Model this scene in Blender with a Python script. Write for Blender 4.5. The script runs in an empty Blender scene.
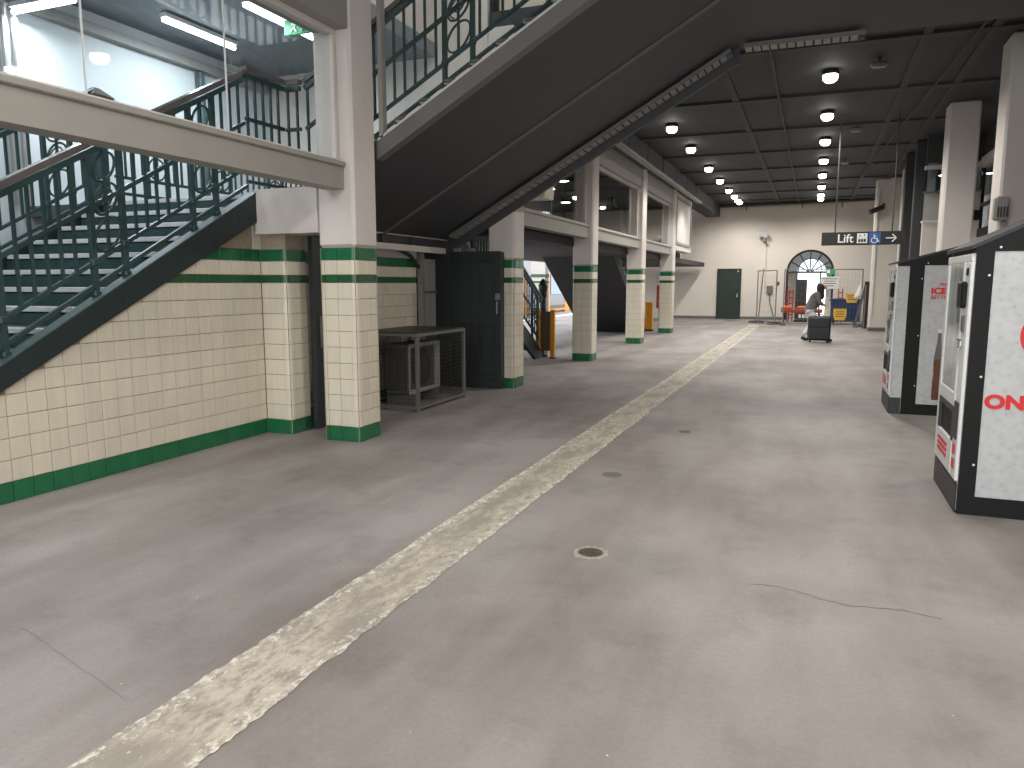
import bpy, math, random
from mathutils import Vector, Matrix
R = math.radians
random.seed(7)
SC = bpy.context.scene
COL = SC.collection

# ------------------------------------------------------------------ camera
CAM_H = 1.57
F_PX = 750.0
VPX, VPY = 814.0, 283.0                       # where the hall's long lines meet
a_, b_ = (VPX - 512) / F_PX, (384 - VPY) / F_PX
yd = Vector((a_, b_, 1.0)).normalized()       # hall axis in camera space (x right, y up, z forward)
zd = Vector((0, 1.0, -b_)).normalized()
xd = Vector((yd.y * zd.z - yd.z * zd.y, yd.z * zd.x - yd.x * zd.z, yd.x * zd.y - yd.y * zd.x))
if xd.x < 0:
    xd = -xd
right = Vector((xd.x, yd.x, zd.x)); up = Vector((xd.y, yd.y, zd.y)); fwd = Vector((xd.z, yd.z, zd.z))
cam_d = bpy.data.cameras.new('camera')
cam = bpy.data.objects.new('camera', cam_d)
COL.objects.link(cam)
m3 = Matrix((right, up, -fwd)).transposed()
cam.matrix_world = Matrix.Translation((0, 0, CAM_H)) @ m3.to_4x4()
cam_d.sensor_width = 36.0
cam_d.lens = F_PX * 36.0 / 1024.0
cam_d.clip_end = 300
SC.camera = cam

# ------------------------------------------------------------------ world, exposure, big lights
SKY = 2.9
LAMP_W = 165.0
TUBE_W = 34.0
wd = bpy.data.worlds.new('overcast'); SC.world = wd
wd.use_nodes = True
bg = wd.node_tree.nodes['Background']
bg.inputs[0].default_value = (0.93, 0.96, 1.0, 1)
bg.inputs[1].default_value = SKY
SC.view_settings.view_transform = 'Standard'
SC.view_settings.look = 'None'
SC.view_settings.exposure = 0.25
SC.view_settings.gamma = 1.0
SC.view_settings.use_curve_mapping = False

# ------------------------------------------------------------------ materials
def lin(c):
    return tuple(((v / 255) / 12.92 if v / 255 <= 0.04045 else ((v / 255 + 0.055) / 1.055) ** 2.4) for v in c) + (1,)

def mat(name, rgb, rough=0.6, metal=0.0, noise=0.0, scale=8.0, bump=0.0, emit=None, estr=0.0, spec=0.5, rand=0.0, stretch=None, coat=0.0):
    m = bpy.data.materials.new(name); m.use_nodes = True
    nt = m.node_tree; p = nt.nodes['Principled BSDF']
    p.inputs['Base Color'].default_value = lin(rgb)
    p.inputs['Roughness'].default_value = rough
    p.inputs['Metallic'].default_value = metal
    p.inputs['Specular IOR Level'].default_value = spec
    if coat: p.inputs['Coat Weight'].default_value = coat
    if emit:
        p.inputs['Emission Color'].default_value = lin(emit); p.inputs['Emission Strength'].default_value = estr
    src = None
    if noise or bump:
        tc = nt.nodes.new('ShaderNodeNewGeometry'); mp = nt.nodes.new('ShaderNodeMapping')
        if stretch: mp.inputs['Scale'].default_value = stretch
        nt.links.new(tc.outputs['Position'], mp.inputs[0])
        nz = nt.nodes.new('ShaderNodeTexNoise'); nz.inputs['Scale'].default_value = scale; nz.inputs['Detail'].default_value = 5
        nt.links.new(mp.outputs[0], nz.inputs['Vector'])
        if noise:
            rp = nt.nodes.new('ShaderNodeMapRange')
            rp.inputs['From Min'].default_value = 0.3; rp.inputs['From Max'].default_value = 0.7
            rp.inputs['To Min'].default_value = 1 - noise; rp.inputs['To Max'].default_value = 1 + noise
            nt.links.new(nz.outputs[0], rp.inputs['Value']); src = rp.outputs[0]
        if bump:
            bp = nt.nodes.new('ShaderNodeBump'); bp.inputs['Strength'].default_value = bump; bp.inputs['Distance'].default_value = 0.01
            nt.links.new(nz.outputs[0], bp.inputs['Height']); nt.links.new(bp.outputs[0], p.inputs['Normal'])
    if rand:
        oi = nt.nodes.new('ShaderNodeObjectInfo'); rr = nt.nodes.new('ShaderNodeMapRange')
        rr.inputs['To Min'].default_value = 1 - rand; rr.inputs['To Max'].default_value = 1 + rand
        nt.links.new(oi.outputs['Random'], rr.inputs['Value'])
        if src is None: src = rr.outputs[0]
        else:
            mu = nt.nodes.new('ShaderNodeMath'); mu.operation = 'MULTIPLY'
            nt.links.new(src, mu.inputs[0]); nt.links.new(rr.outputs[0], mu.inputs[1]); src = mu.outputs[0]
    if src is not None:
        mx = nt.nodes.new('ShaderNodeVectorMath'); mx.operation = 'SCALE'
        mx.inputs[0].default_value = lin(rgb)[:3]
        nt.links.new(src, mx.inputs['Scale']); nt.links.new(mx.outputs[0], p.inputs['Base Color'])
    return m

def glass_mat(name, tint=(250, 252, 252), refl=1.0, rough=0.02):
    m = bpy.data.materials.new(name); m.use_nodes = True
    nt = m.node_tree; nt.nodes.clear()
    out = nt.nodes.new('ShaderNodeOutputMaterial'); mix = nt.nodes.new('ShaderNodeMixShader')
    tr = nt.nodes.new('ShaderNodeBsdfTransparent'); gl = nt.nodes.new('ShaderNodeBsdfGlossy'); fr = nt.nodes.new('ShaderNodeLayerWeight')
    tr.inputs[0].default_value = lin(tint); gl.inputs['Roughness'].default_value = rough
    fr.inputs['Blend'].default_value = 0.5
    pw = nt.nodes.new('ShaderNodeMath'); pw.operation = 'POWER'; pw.inputs[1].default_value = 5.0
    nt.links.new(fr.outputs['Facing'], pw.inputs[0])
    mu = nt.nodes.new('ShaderNodeMath'); mu.operation = 'MULTIPLY_ADD'; mu.inputs[1].default_value = .9 * refl; mu.inputs[2].default_value = .035 * refl
    nt.links.new(pw.outputs[0], mu.inputs[0]); nt.links.new(mu.outputs[0], mix.inputs[0])
    nt.links.new(tr.outputs[0], mix.inputs[1]); nt.links.new(gl.outputs[0], mix.inputs[2]); nt.links.new(mix.outputs[0], out.inputs[0])
    return m

def floor_mat():
    m = bpy.data.materials.new('concrete_floor'); m.use_nodes = True
    nt = m.node_tree; p = nt.nodes['Principled BSDF']
    ge = nt.nodes.new('ShaderNodeNewGeometry')
    def noise(scale, detail, vec=None, rough=0.55):
        n = nt.nodes.new('ShaderNodeTexNoise'); n.inputs['Scale'].default_value = scale; n.inputs['Detail'].default_value = detail
        n.inputs['Roughness'].default_value = rough
        nt.links.new(vec or ge.outputs['Position'], n.inputs['Vector']); return n.outputs[0]
    def ramp(fac, stops):
        r = nt.nodes.new('ShaderNodeValToRGB'); nt.links.new(fac, r.inputs[0])
        e = r.color_ramp.elements
        while len(e) < len(stops): e.new(0.5)
        for i, (pos, c) in enumerate(stops): e[i].position = pos; e[i].color = c
        return r.outputs[0]
    def mixc(fac, a, b, mode='MIX'):
        x = nt.nodes.new('ShaderNodeMix'); x.data_type = 'RGBA'; x.blend_type = mode
        if isinstance(fac, float): x.inputs[0].default_value = fac
        else: nt.links.new(fac, x.inputs[0])
        for s, v in ((6, a), (7, b)):
            if isinstance(v, tuple): x.inputs[s].default_value = v
            else: nt.links.new(v, x.inputs[s])
        return x.outputs[2]
    big = ramp(noise(0.55, 6), [(0.3, lin((126, 120, 116))), (0.52, lin((151, 145, 141))), (0.72, lin((163, 157, 153)))])
    # long drag marks, stretched along the hall
    mp = nt.nodes.new('ShaderNodeMapping'); mp.inputs['Scale'].default_value = (1.6, 0.35, 1.0); mp.inputs['Rotation'].default_value = (0, 0, R(-38))
    nt.links.new(ge.outputs['Position'], mp.inputs[0])
    drag = ramp(noise(0.9, 5, mp.outputs[0]), [(0.34, (0.66, 0.605, 0.575, 1)), (0.56, (1, 1, 1, 1))])
    c = mixc(0.75, big, drag, 'MULTIPLY')
    blot = ramp(noise(2.3, 8, rough=0.62), [(0.33, (0.72, 0.70, 0.70, 1)), (0.47, (1, 1, 1, 1))])
    c = mixc(0.55, c, blot, 'MULTIPLY')
    fine = ramp(noise(45, 4), [(0.3, (0.9, 0.9, 0.9, 1)), (0.7, (1.06, 1.06, 1.06, 1))])
    c = mixc(0.8, c, fine, 'MULTIPLY')
    vo = nt.nodes.new('ShaderNodeTexVoronoi'); vo.inputs['Scale'].default_value = 9.0; vo.inputs['Randomness'].default_value = 1.0
    nt.links.new(ge.outputs['Position'], vo.inputs['Vector'])
    sp = nt.nodes.new('ShaderNodeMath'); sp.operation = 'LESS_THAN'; sp.inputs[1].default_value = 0.035
    nt.links.new(vo.outputs['Distance'], sp.inputs[0])
    sep = nt.nodes.new('ShaderNodeSeparateColor'); nt.links.new(vo.outputs['Color'], sep.inputs[0])
    gt = nt.nodes.new('ShaderNodeMath'); gt.operation = 'GREATER_THAN'; gt.inputs[1].default_value = 0.72
    nt.links.new(sep.outputs[0], gt.inputs[0])
    an = nt.nodes.new('ShaderNodeMath'); an.operation = 'MULTIPLY'
    nt.links.new(sp.outputs[0], an.inputs[0]); nt.links.new(gt.outputs[0], an.inputs[1])
    c = mixc(an.outputs[0], c, lin((215, 212, 205)))
    nt.links.new(c, p.inputs['Base Color'])
    rr = nt.nodes.new('ShaderNodeMapRange'); rr.inputs['To Min'].default_value = 0.48; rr.inputs['To Max'].default_value = 0.75
    nt.links.new(noise(1.3, 5), rr.inputs['Value']); nt.links.new(rr.outputs[0], p.inputs['Roughness'])
    bp = nt.nodes.new('ShaderNodeBump'); bp.inputs['Strength'].default_value = 0.12; bp.inputs['Distance'].default_value = 0.01
    nt.links.new(noise(30, 6), bp.inputs['Height']); nt.links.new(bp.outputs[0], p.inputs['Normal'])
    return m

def strip_mat():
    m = bpy.data.materials.new('worn_strip'); m.use_nodes = True
    nt = m.node_tree; p = nt.nodes['Principled BSDF']
    ge = nt.nodes.new('ShaderNodeNewGeometry')
    def noise(scale, detail, rough, st=(1, 1, 1)):
        n = nt.nodes.new('ShaderNodeTexNoise'); n.inputs['Scale'].default_value = scale; n.inputs['Detail'].default_value = detail; n.inputs['Roughness'].default_value = rough
        mp = nt.nodes.new('ShaderNodeMapping'); mp.inputs['Scale'].default_value = st
        nt.links.new(ge.outputs['Position'], mp.inputs[0]); nt.links.new(mp.outputs[0], n.inputs['Vector']); return n.outputs[0]
    def ramp(f, stops):
        r = nt.nodes.new('ShaderNodeValToRGB'); nt.links.new(f, r.inputs[0]); e = r.color_ramp.elements
        for _ in range(len(stops) - 2): e.new(0.5)
        for i, (q, c) in enumerate(stops): e[i].position = q; e[i].color = c
        return r.outputs[0]
    n1 = noise(14, 9, .75, (1.5, .7, 1))
    base = ramp(n1, [(.32, lin((122, 114, 106))), (.42, lin((158, 149, 136))), (.52, lin((186, 177, 162))), (.68, lin((200, 191, 176)))])
    worn = ramp(noise(2.6, 6, .6, (2, .6, 1)), [(.38, (0, 0, 0, 1)), (.56, (1, 1, 1, 1))])
    mx = nt.nodes.new('ShaderNodeMix'); mx.data_type = 'RGBA'
    nt.links.new(worn, mx.inputs[0]); mx.inputs[6].default_value = lin((150, 142, 132)); nt.links.new(base, mx.inputs[7])
    # flaking pale paint towards both edges
    sx = nt.nodes.new('ShaderNodeSeparateXYZ'); nt.links.new(ge.outputs['Position'], sx.inputs[0])
    ad = nt.nodes.new('ShaderNodeMath'); ad.operation = 'ADD'; ad.inputs[1].default_value = 1.995; nt.links.new(sx.outputs[0], ad.inputs[0])
    ab = nt.nodes.new('ShaderNodeMath'); ab.operation = 'ABSOLUTE'; nt.links.new(ad.outputs[0], ab.inputs[0])
    mr = nt.nodes.new('ShaderNodeMapRange'); mr.inputs['From Min'].default_value = .08; mr.inputs['From Max'].default_value = .2; mr.inputs['To Max'].default_value = .13; nt.links.new(ab.outputs[0], mr.inputs['Value'])
    a2 = nt.nodes.new('ShaderNodeMath'); a2.operation = 'ADD'; nt.links.new(mr.outputs[0], a2.inputs[0]); nt.links.new(noise(26, 8, .8, (1, .6, 1)), a2.inputs[1])
    fl_ = ramp(a2.outputs[0], [(.60, (0, 0, 0, 1)), (.66, (1, 1, 1, 1))])
    m2 = nt.nodes.new('ShaderNodeMix'); m2.data_type = 'RGBA'
    nt.links.new(fl_, m2.inputs[0]); nt.links.new(mx.outputs[2], m2.inputs[6]); m2.inputs[7].default_value = lin((216, 210, 198))
    nt.links.new(m2.outputs[2], p.inputs['Base Color']); p.inputs['Roughness'].default_value = 0.75
    bp = nt.nodes.new('ShaderNodeBump'); bp.inputs['Strength'].default_value = 0.15; bp.inputs['Distance'].default_value = 0.005
    nt.links.new(n1, bp.inputs['Height']); nt.links.new(bp.outputs[0], p.inputs['Normal'])
    return m

M = dict(
    floor=floor_mat(), strip=strip_mat(),
    cream=mat('cream_tile', (207, 199, 181), 0.22, noise=0.05, scale=3, rand=0.035, stretch=(6, 6, 0.6)),
    green=mat('green_tile', (30, 98, 62), 0.22, noise=0.12, scale=6, rand=0.07),
    dgreen=mat('dark_green_tile', (34, 82, 50), 0.25, noise=0.08, scale=6, rand=0.05),
    grout=mat('grout', (150, 138, 121), 0.9, noise=0.12, scale=20),
    plaster=mat('white_plaster', (205, 198, 192), 0.7, noise=0.05, scale=1.5),
    wallback=mat('cream_painted_wall', (212, 204, 194), 0.75, noise=0.035, scale=0.9),
    beam=mat('beige_paint', (146, 143, 136), 0.55, noise=0.03, scale=3),
    coolwall=mat('pale_blue_white_wall', (206, 212, 214), 0.6, noise=0.03, scale=1.2),
    stairceil=mat('grey_ceiling', (128, 134, 138), 0.6, noise=0.06, scale=2),
    deepblack=mat('deep_black_paint', (42, 42, 44), 0.65, noise=0.06, scale=3),
    seam=mat('worn_seam', (98, 96, 94), 0.7),
    black=mat('black_paint', (60, 62, 66), 0.6, noise=0.06, scale=2.5),
    ceil=mat('black_ceiling', (57, 58, 60), 0.75, noise=0.08, scale=1.5),
    joist=mat('charcoal_steel', (58, 59, 61), 0.7, noise=0.06, scale=3),
    stringgrey=mat('grey_brown_stringer', (100, 97, 97), 0.5, noise=0.06, scale=4),
    teal=mat('dark_teal_iron', (42, 66, 66), 0.4, noise=0.08, scale=10),
    stringer=mat('blackish_green_steel', (30, 42, 42), 0.42, noise=0.1, scale=5),
    stringertop=mat('pale_teal_steel', (74, 92, 94), 0.5, noise=0.2, scale=12),  # paler mottled teal for stringer caps and the wall post
    riser=mat('teal_riser', (46, 72, 72), 0.5, noise=0.08, scale=8),
    tread=mat('tread_rubber', (96, 100, 102), 0.6, noise=0.1, scale=15),
    nosing=mat('pale_nosing', (206, 209, 211), 0.5, noise=0.06, scale=15),
    wood=mat('brown_handrail', (98, 92, 89), 0.22, noise=0.12, scale=10),
    door=mat('dark_green_door', (32, 48, 42), 0.45, noise=0.06, scale=6),
    doorblack=mat('black_green_door', (38, 46, 44), 0.45, noise=0.06, scale=6),
    galv=mat('galvanised_steel', (138, 140, 141), 0.4, metal=0.6, noise=0.1, scale=14),
    greymetal=mat('dull_grey_metal', (108, 106, 104), 0.5, metal=0.3, noise=0.08, scale=8),
    darkmetal=mat('dark_metal', (58, 57, 56), 0.5, metal=0.3),
    tray=mat('cable_tray_grey', (150, 147, 142), 0.55, noise=0.12, scale=12),
    whitep=mat('white_plastic', (214, 214, 212), 0.4),
    acgrey=mat('dusty_casing', (84, 83, 80), 0.55, noise=0.06, scale=6),
    acwhite=mat('aged_white_metal', (150, 148, 144), 0.5, noise=0.05, scale=6),
    orange=mat('yellow_orange_post', (222, 150, 30), 0.45, noise=0.05, scale=6),
    cola=mat('cola_brown', (98, 62, 46), 0.4, noise=.25, scale=25),
    brown=mat('brown_board', (92, 74, 56), 0.6, noise=0.1, scale=8),
    kblack=mat('kiosk_black', (22, 23, 23), 0.55, noise=0.08, scale=6, spec=.25),
    frostglass=mat('frosted_pane', (172, 172, 168), 0.18, noise=.12, scale=3),
    kroof=mat('kiosk_roof', (44, 45, 46), 0.5, noise=0.1, scale=5),
    kbase=mat('kiosk_base_grey', (54, 54, 56), 0.5),
    kwhite=mat('kiosk_white', (222, 222, 220), 0.35),
    red=mat('sign_red', (206, 40, 40), 0.45),
    signblack=mat('sign_black', (28, 29, 31), 0.5),
    signwhite=mat('sign_white', (240, 240, 238), 0.5),
    signblue=mat('sign_blue', (38, 92, 158), 0.5),
    exitgreen=mat('exit_green', (20, 140, 80), 0.5, emit=(30, 170, 100), estr=0.25),
    glass=glass_mat('clear_glass'),
    glassdim=glass_mat('tinted_glass', (225, 230, 232), 1.0),
    chrome=mat('chrome', (190, 190, 188), 0.2, metal=1.0),
    train=mat('train_silver', (108, 111, 115), 0.4, metal=0.2),
    trainyellow=mat('train_yellow', (196, 130, 22), 0.45),
    trainglass=mat('train_window', (74, 112, 142), 0.1),
    bluebin=mat('blue_plastic', (34, 56, 104), 0.4),
    yellow=mat('yellow_paper', (232, 190, 70), 0.6),
    redstuff=mat('red_paint', (168, 62, 46), 0.5),
    orangestuff=mat('orange_lit', (226, 112, 50), 0.5, emit=(255, 120, 40), estr=0.25),
    whitebag=mat('white_cloth', (228, 228, 226), 0.7),
    board=mat('dark_board', (58, 52, 50), 0.7),
    skin=mat('skin', (196, 150, 124), 0.55), hair=mat('black_hair', (30, 26, 26), 0.5),
    greytop=mat('grey_top', (96, 92, 92), 0.8, noise=0.1, scale=30), darkvest=mat('dark_brown_cloth', (58, 44, 42), 0.8),
    trousers=mat('white_trousers', (224, 222, 220), 0.8), shoe=mat('dark_shoe', (42, 34, 32), 0.6),
    suitcase=mat('black_suitcase', (28, 34, 34), 0.5, noise=0.1, scale=30),
    tube=mat('fluorescent_tube', (255, 255, 255), 0.5, emit=(235, 245, 255), estr=9.0),
    lens=mat('downlight_lens', (255, 255, 255), 0.5, emit=(255, 250, 240), estr=14.0),
    rust=mat('rusty_iron', (92, 80, 66), 0.7, noise=0.3, scale=30),
    patch=mat('pale_mortar', (158, 151, 145), 0.8, noise=0.2, scale=40),
    joint=mat('joint_dirt', (126, 120, 116), 0.9),
    crack=mat('crack_dirt', (108, 102, 99), 0.9),
    wood2=mat('weathered_timber', (136, 128, 120), 0.7, noise=0.12, scale=8),
    grnlabel=mat('green_post', (60, 100, 70), 0.5),
    outside=mat('outside_paving', (205, 205, 202), 0.8),
)

def frost_mat():
    m = bpy.data.materials.new('icy_print'); m.use_nodes = True
    nt = m.node_tree; p = nt.nodes['Principled BSDF']
    ge = nt.nodes.new('ShaderNodeNewGeometry')
    n = nt.nodes.new('ShaderNodeTexVoronoi'); n.inputs['Scale'].default_value = 24; n.feature = 'SMOOTH_F1'
    n2 = nt.nodes.new('ShaderNodeTexNoise'); n2.inputs['Scale'].default_value = 9; n2.inputs['Detail'].default_value = 6
    nt.links.new(ge.outputs['Position'], n.inputs['Vector']); nt.links.new(ge.outputs['Position'], n2.inputs['Vector'])
    ad = nt.nodes.new('ShaderNodeMath'); ad.operation = 'MULTIPLY'
    nt.links.new(n.outputs['Distance'], ad.inputs[0]); nt.links.new(n2.outputs[0], ad.inputs[1])
    r = nt.nodes.new('ShaderNodeValToRGB'); nt.links.new(ad.outputs[0], r.inputs[0])
    e = r.color_ramp.elements; e.new(0.5)
    for i, (q, c) in enumerate([(0.015, (148, 152, 157)), (0.07, (174, 177, 180)), (0.30, (187, 188, 188))]):
        e[i].position = q; e[i].color = lin(c)
    nt.links.new(r.outputs[0], p.inputs['Base Color']); p.inputs['Roughness'].default_value = 0.4
    return m
M['frost'] = frost_mat()

# ------------------------------------------------------------------ mesh helpers
class MB:
    def __init__(s): s.v = []; s.f = []
    def box(s, x0, x1, y0, y1, z0, z1):
        n = len(s.v)
        s.v += [(x0, y0, z0), (x1, y0, z0), (x1, y1, z0), (x0, y1, z0), (x0, y0, z1), (x1, y0, z1), (x1, y1, z1), (x0, y1, z1)]
        s.f += [tuple(n + i for i in q) for q in ((0, 3, 2, 1), (4, 5, 6, 7), (0, 1, 5, 4), (1, 2, 6, 5), (2, 3, 7, 6), (3, 0, 4, 7))]
        return s
    def bev(s, x0, x1, y0, y1, z0, z1, b=0.01):
        """box with all edges chamfered"""
        b = min(b, (x1 - x0) * .45, (y1 - y0) * .45, (z1 - z0) * .45)
        n = len(s.v); idx = {}
        for i, sx in enumerate((0, 1)):
            for j, sy in enumerate((0, 1)):
                for k, sz in enumerate((0, 1)):
                    X = (x0, x1)[sx]; Y = (y0, y1)[sy]; Z = (z0, z1)[sz]
                    dx = b * (1 - 2 * sx); dy = b * (1 - 2 * sy); dz = b * (1 - 2 * sz)
                    for ax, p in (('x', (X, Y + dy, Z + dz)), ('y', (X + dx, Y, Z + dz)), ('z', (X + dx, Y + dy, Z))):
                        idx[(sx, sy, sz, ax)] = len(s.v); s.v.append(p)
        g = lambda *k: idx[k]
        F = []
        for sx in (0, 1): F.append([g(sx, a, c, 'x') for a, c in ((0, 0), (1, 0), (1, 1), (0, 1))])
        for sy in (0, 1): F.append([g(a, sy, c, 'y') for a, c in ((0, 0), (1, 0), (1, 1), (0, 1))])
        for sz in (0, 1): F.append([g(a, c, sz, 'z') for a, c in ((0, 0), (1, 0), (1, 1), (0, 1))])
        for a in (0, 1):
            for c in (0, 1):
                F.append([g(0, a, c, 'y'), g(1, a, c, 'y'), g(1, a, c, 'z'), g(0, a, c, 'z')])
                F.append([g(a, 0, c, 'x'), g(a, 1, c, 'x'), g(a, 1, c, 'z'), g(a, 0, c, 'z')])
                F.append([g(a, c, 0, 'x'), g(a, c, 1, 'x'), g(a, c, 1, 'y'), g(a, c, 0, 'y')])
                for d in (0, 1): F.append([g(a, c, d, 'x'), g(a, c, d, 'y'), g(a, c, d, 'z')])
        cen = Vector(((x0 + x1) / 2, (y0 + y1) / 2, (z0 + z1) / 2))
        uniq = set()
        for f in F:
            key = tuple(sorted(f))
            if key in uniq: continue
            uniq.add(key)
            p = [Vector(s.v[i]) for i in f]; nn = (p[1] - p[0]).cross(p[2] - p[0])
            mid = sum(p, Vector()) / len(p)
            s.f.append(tuple(f) if nn.dot(mid - cen) > 0 else tuple(reversed(f)))
        return s
    def prism(s, pts, ax, c0, c1):
        """polygon pts extruded along axis ax from c0 to c1; pts are the two other coords in order (x,y,z without ax)"""
        n = len(s.v); k = len(pts)
        def mk(p, c):
            return {'x': (c, p[0], p[1]), 'y': (p[0], c, p[1]), 'z': (p[0], p[1], c)}[ax]
        s.v += [mk(p, c0) for p in pts] + [mk(p, c1) for p in pts]
        area = sum(pts[i][0] * pts[(i + 1) % k][1] - pts[(i + 1) % k][0] * pts[i][1] for i in range(k))
        pos = area > 0
        if ax == 'y': pos = not pos
        if c1 < c0: pos = not pos
        A = list(range(n, n + k)); B = list(range(n + k, n + 2 * k))
        s.f.append(tuple(reversed(A)) if pos else tuple(A)); s.f.append(tuple(B) if pos else tuple(reversed(B)))
        for i in range(k):
            j = (i + 1) % k
            q = (A[i], A[j], B[j], B[i])
            s.f.append(q if pos else tuple(reversed(q)))
        return s
    def tube(s, pts, r, seg=8, closed=False):
        pts = [Vector(p) for p in pts]; k = len(pts); n = len(s.v)
        rs = r if isinstance(r, (list, tuple)) else [r] * k
        prev = None
        for i, p in enumerate(pts):
            if closed: t = pts[(i + 1) % k] - pts[i - 1]
            else: t = (pts[min(i + 1, k - 1)] - pts[max(i - 1, 0)])
            t.normalize()
            if prev is None:
                u = t.cross(Vector((0, 0, 1)))
                if u.length < 1e-3: u = t.cross(Vector((1, 0, 0)))
            else:
                u = prev - t * prev.dot(t)
            u.normalize(); prev = u; w = t.cross(u)
            for q in range(seg):
                an = 2 * math.pi * q / seg
                s.v.append(tuple(p + (u * math.cos(an) + w * math.sin(an)) * rs[i]))
        m = k if closed else k - 1
        for i in range(m):
            for q in range(seg):
                a, b = n + i * seg + q, n + i * seg + (q + 1) % seg
                c, d = n + ((i + 1) % k) * seg + (q + 1) % seg, n + ((i + 1) % k) * seg + q
                s.f.append((a, b, c, d))
        if not closed:
            s.f.append(tuple(n + q for q in reversed(range(seg)))); s.f.append(tuple(n + (k - 1) * seg + q for q in range(seg)))
        return s
    def lathe(s, prof, cx, cy, z0=0, seg=16):
        n = len(s.v); k = len(prof)
        for r, z in prof:
            for q in range(seg):
                an = 2 * math.pi * q / seg
                s.v.append((cx + r * math.cos(an), cy + r * math.sin(an), z0 + z))
        for i in range(k - 1):
            for q in range(seg):
                s.f.append((n + i * seg + q, n + i * seg + (q + 1) % seg, n + (i + 1) * seg + (q + 1) % seg, n + (i + 1) * seg + q))
        s.f.append(tuple(n + q for q in reversed(range(seg)))); s.f.append(tuple(n + (k - 1) * seg + q for q in range(seg)))
        return s
    def bar(s, p0, p1, w, h):
        """rectangular bar from p0 to p1, w horizontal, h 'vertical'"""
        p0, p1 = Vector(p0), Vector(p1); t = (p1 - p0).normalized()
        u = t.cross(Vector((0, 0, 1)))
        if u.length < 1e-3: u = Vector((1, 0, 0))
        u.normalize(); v = u.cross(t); n = len(s.v)
        for p in (p0, p1):
            for a, c in ((-1, -1), (1, -1), (1, 1), (-1, 1)): s.v.append(tuple(p + u * a * w / 2 + v * c * h / 2))
        s.f += [tuple(n + i for i in q) for q in ((0, 1, 2, 3), (7, 6, 5, 4), (0, 4, 5, 1), (1, 5, 6, 2), (2, 6, 7, 3), (3, 7, 4, 0))]
        return s
    def mesh(s, name, m, off=(0, 0, 0), smooth=False):
        me = bpy.data.meshes.new(name)
        me.from_pydata([(x - off[0], y - off[1], z - off[2]) for x, y, z in s.v], [], s.f)
        if m: me.materials.append(m)
        if smooth:
            for p in me.polygons: p.use_smooth = True
        me.update()
        return me
    def build(s, name, m, parent=None, smooth=False, off=None):
        o_ = Vector(off) if off is not None else (root_loc(parent) if parent else Vector((0, 0, 0)))
        ob = bpy.data.objects.new(name, s.mesh(name, m, o_, smooth)); COL.objects.link(ob)
        if parent: ob.parent = parent
        elif off is not None: ob.location = off
        return ob

def root_loc(o):
    v = Vector((0, 0, 0))
    while o is not None: v += Vector(o.location); o = o.parent
    return v

def thing(name, label, cat, loc=(0, 0, 0), group=None):
    o = bpy.data.objects.new(name, None); COL.objects.link(o); o.location = loc
    o.empty_display_size = 0.1
    o['label'] = label; o['category'] = cat
    if group: o['group'] = group
    return o
def tag(o, label, cat, group=None):
    o['label'] = label; o['category'] = cat
    if group: o['group'] = group
    return o
def struct(o, label=None, cat=None):
    o['kind'] = 'structure'
    if label: o['label'] = label
    if cat: o['category'] = cat
    return o
def sroot(name, label, cat, loc=(0, 0, 0)):
    o = bpy.data.objects.new(name, None); COL.objects.link(o); o.location = loc
    return struct(o, label, cat)
def inst(name, me, parent, loc, rz=0.0, rot=None):
    o = bpy.data.objects.new(name, me); COL.objects.link(o)
    if parent: o.parent = parent; o.location = Vector(loc) - root_loc(parent)
    else: o.location = loc
    o.rotation_euler = rot if rot else (0, 0, rz)
    return o
def copy_tree(o, parent=None):
    c = o.copy(); COL.objects.link(c); c.parent = parent
    for ch in list(o.children): copy_tree(ch, c)
    return c
def text(name, s, size, m, parent, loc, rot, bold=0.0, align='LEFT', sx=1.0, extrude=0.002):
    cu = bpy.data.curves.new(name, 'FONT'); cu.body = s; cu.size = size; cu.extrude = extrude; cu.offset = bold
    cu.align_x = align; cu.resolution_u = 4
    t = bpy.data.objects.new(name + '_tmp', cu); COL.objects.link(t)
    dg = bpy.context.evaluated_depsgraph_get(); dg.update()
    me = bpy.data.meshes.new_from_object(t.evaluated_get(dg)); me.name = name
    bpy.data.objects.remove(t)
    me.materials.clear(); me.materials.append(m)
    if sx != 1.0:
        for v in me.vertices: v.co.x *= sx
    return inst(name, me, parent, loc, rot=rot)
def add_lamp(kind, name, parent, loc, power, color, rot=(0, 0, 0), **kw):
    ld = bpy.data.lights.new(name, kind); ld.energy = power; ld.color = color
    for k, v in kw.items(): setattr(ld, k, v)
    return inst(name, ld, parent, loc, rot=rot)

# ================================================================== GROUND AND SHELL
fl = MB(); fl.box(-30, 8, -8, 60, -0.3, 0.0)
floor = struct(fl.build('floor', M['floor']), 'worn grey concrete concourse floor', 'floor')

def ribbon(pts, w, z, wmin=0.3):
    mb = MB(); n = len(pts)
    for i, (x, y) in enumerate(pts):
        x2, y2 = pts[min(i + 1, n - 1)]; x1, y1 = pts[max(i - 1, 0)]
        d = Vector((x2 - x1, y2 - y1)).normalized(); ww = w * random.uniform(wmin, 1) / 2
        mb.v += [(x - d.y * ww, y + d.x * ww, z), (x + d.y * ww, y - d.x * ww, z)]
    for i in range(n - 1): mb.f.append((2 * i, 2 * i + 1, 2 * i + 3, 2 * i + 2))
    for i, f in enumerate(mb.f):
        p = [Vector(mb.v[k]) for k in f]
        if (p[1] - p[0]).cross(p[2] - p[0]).z < 0: mb.f[i] = tuple(reversed(f))
    return mb
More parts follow.
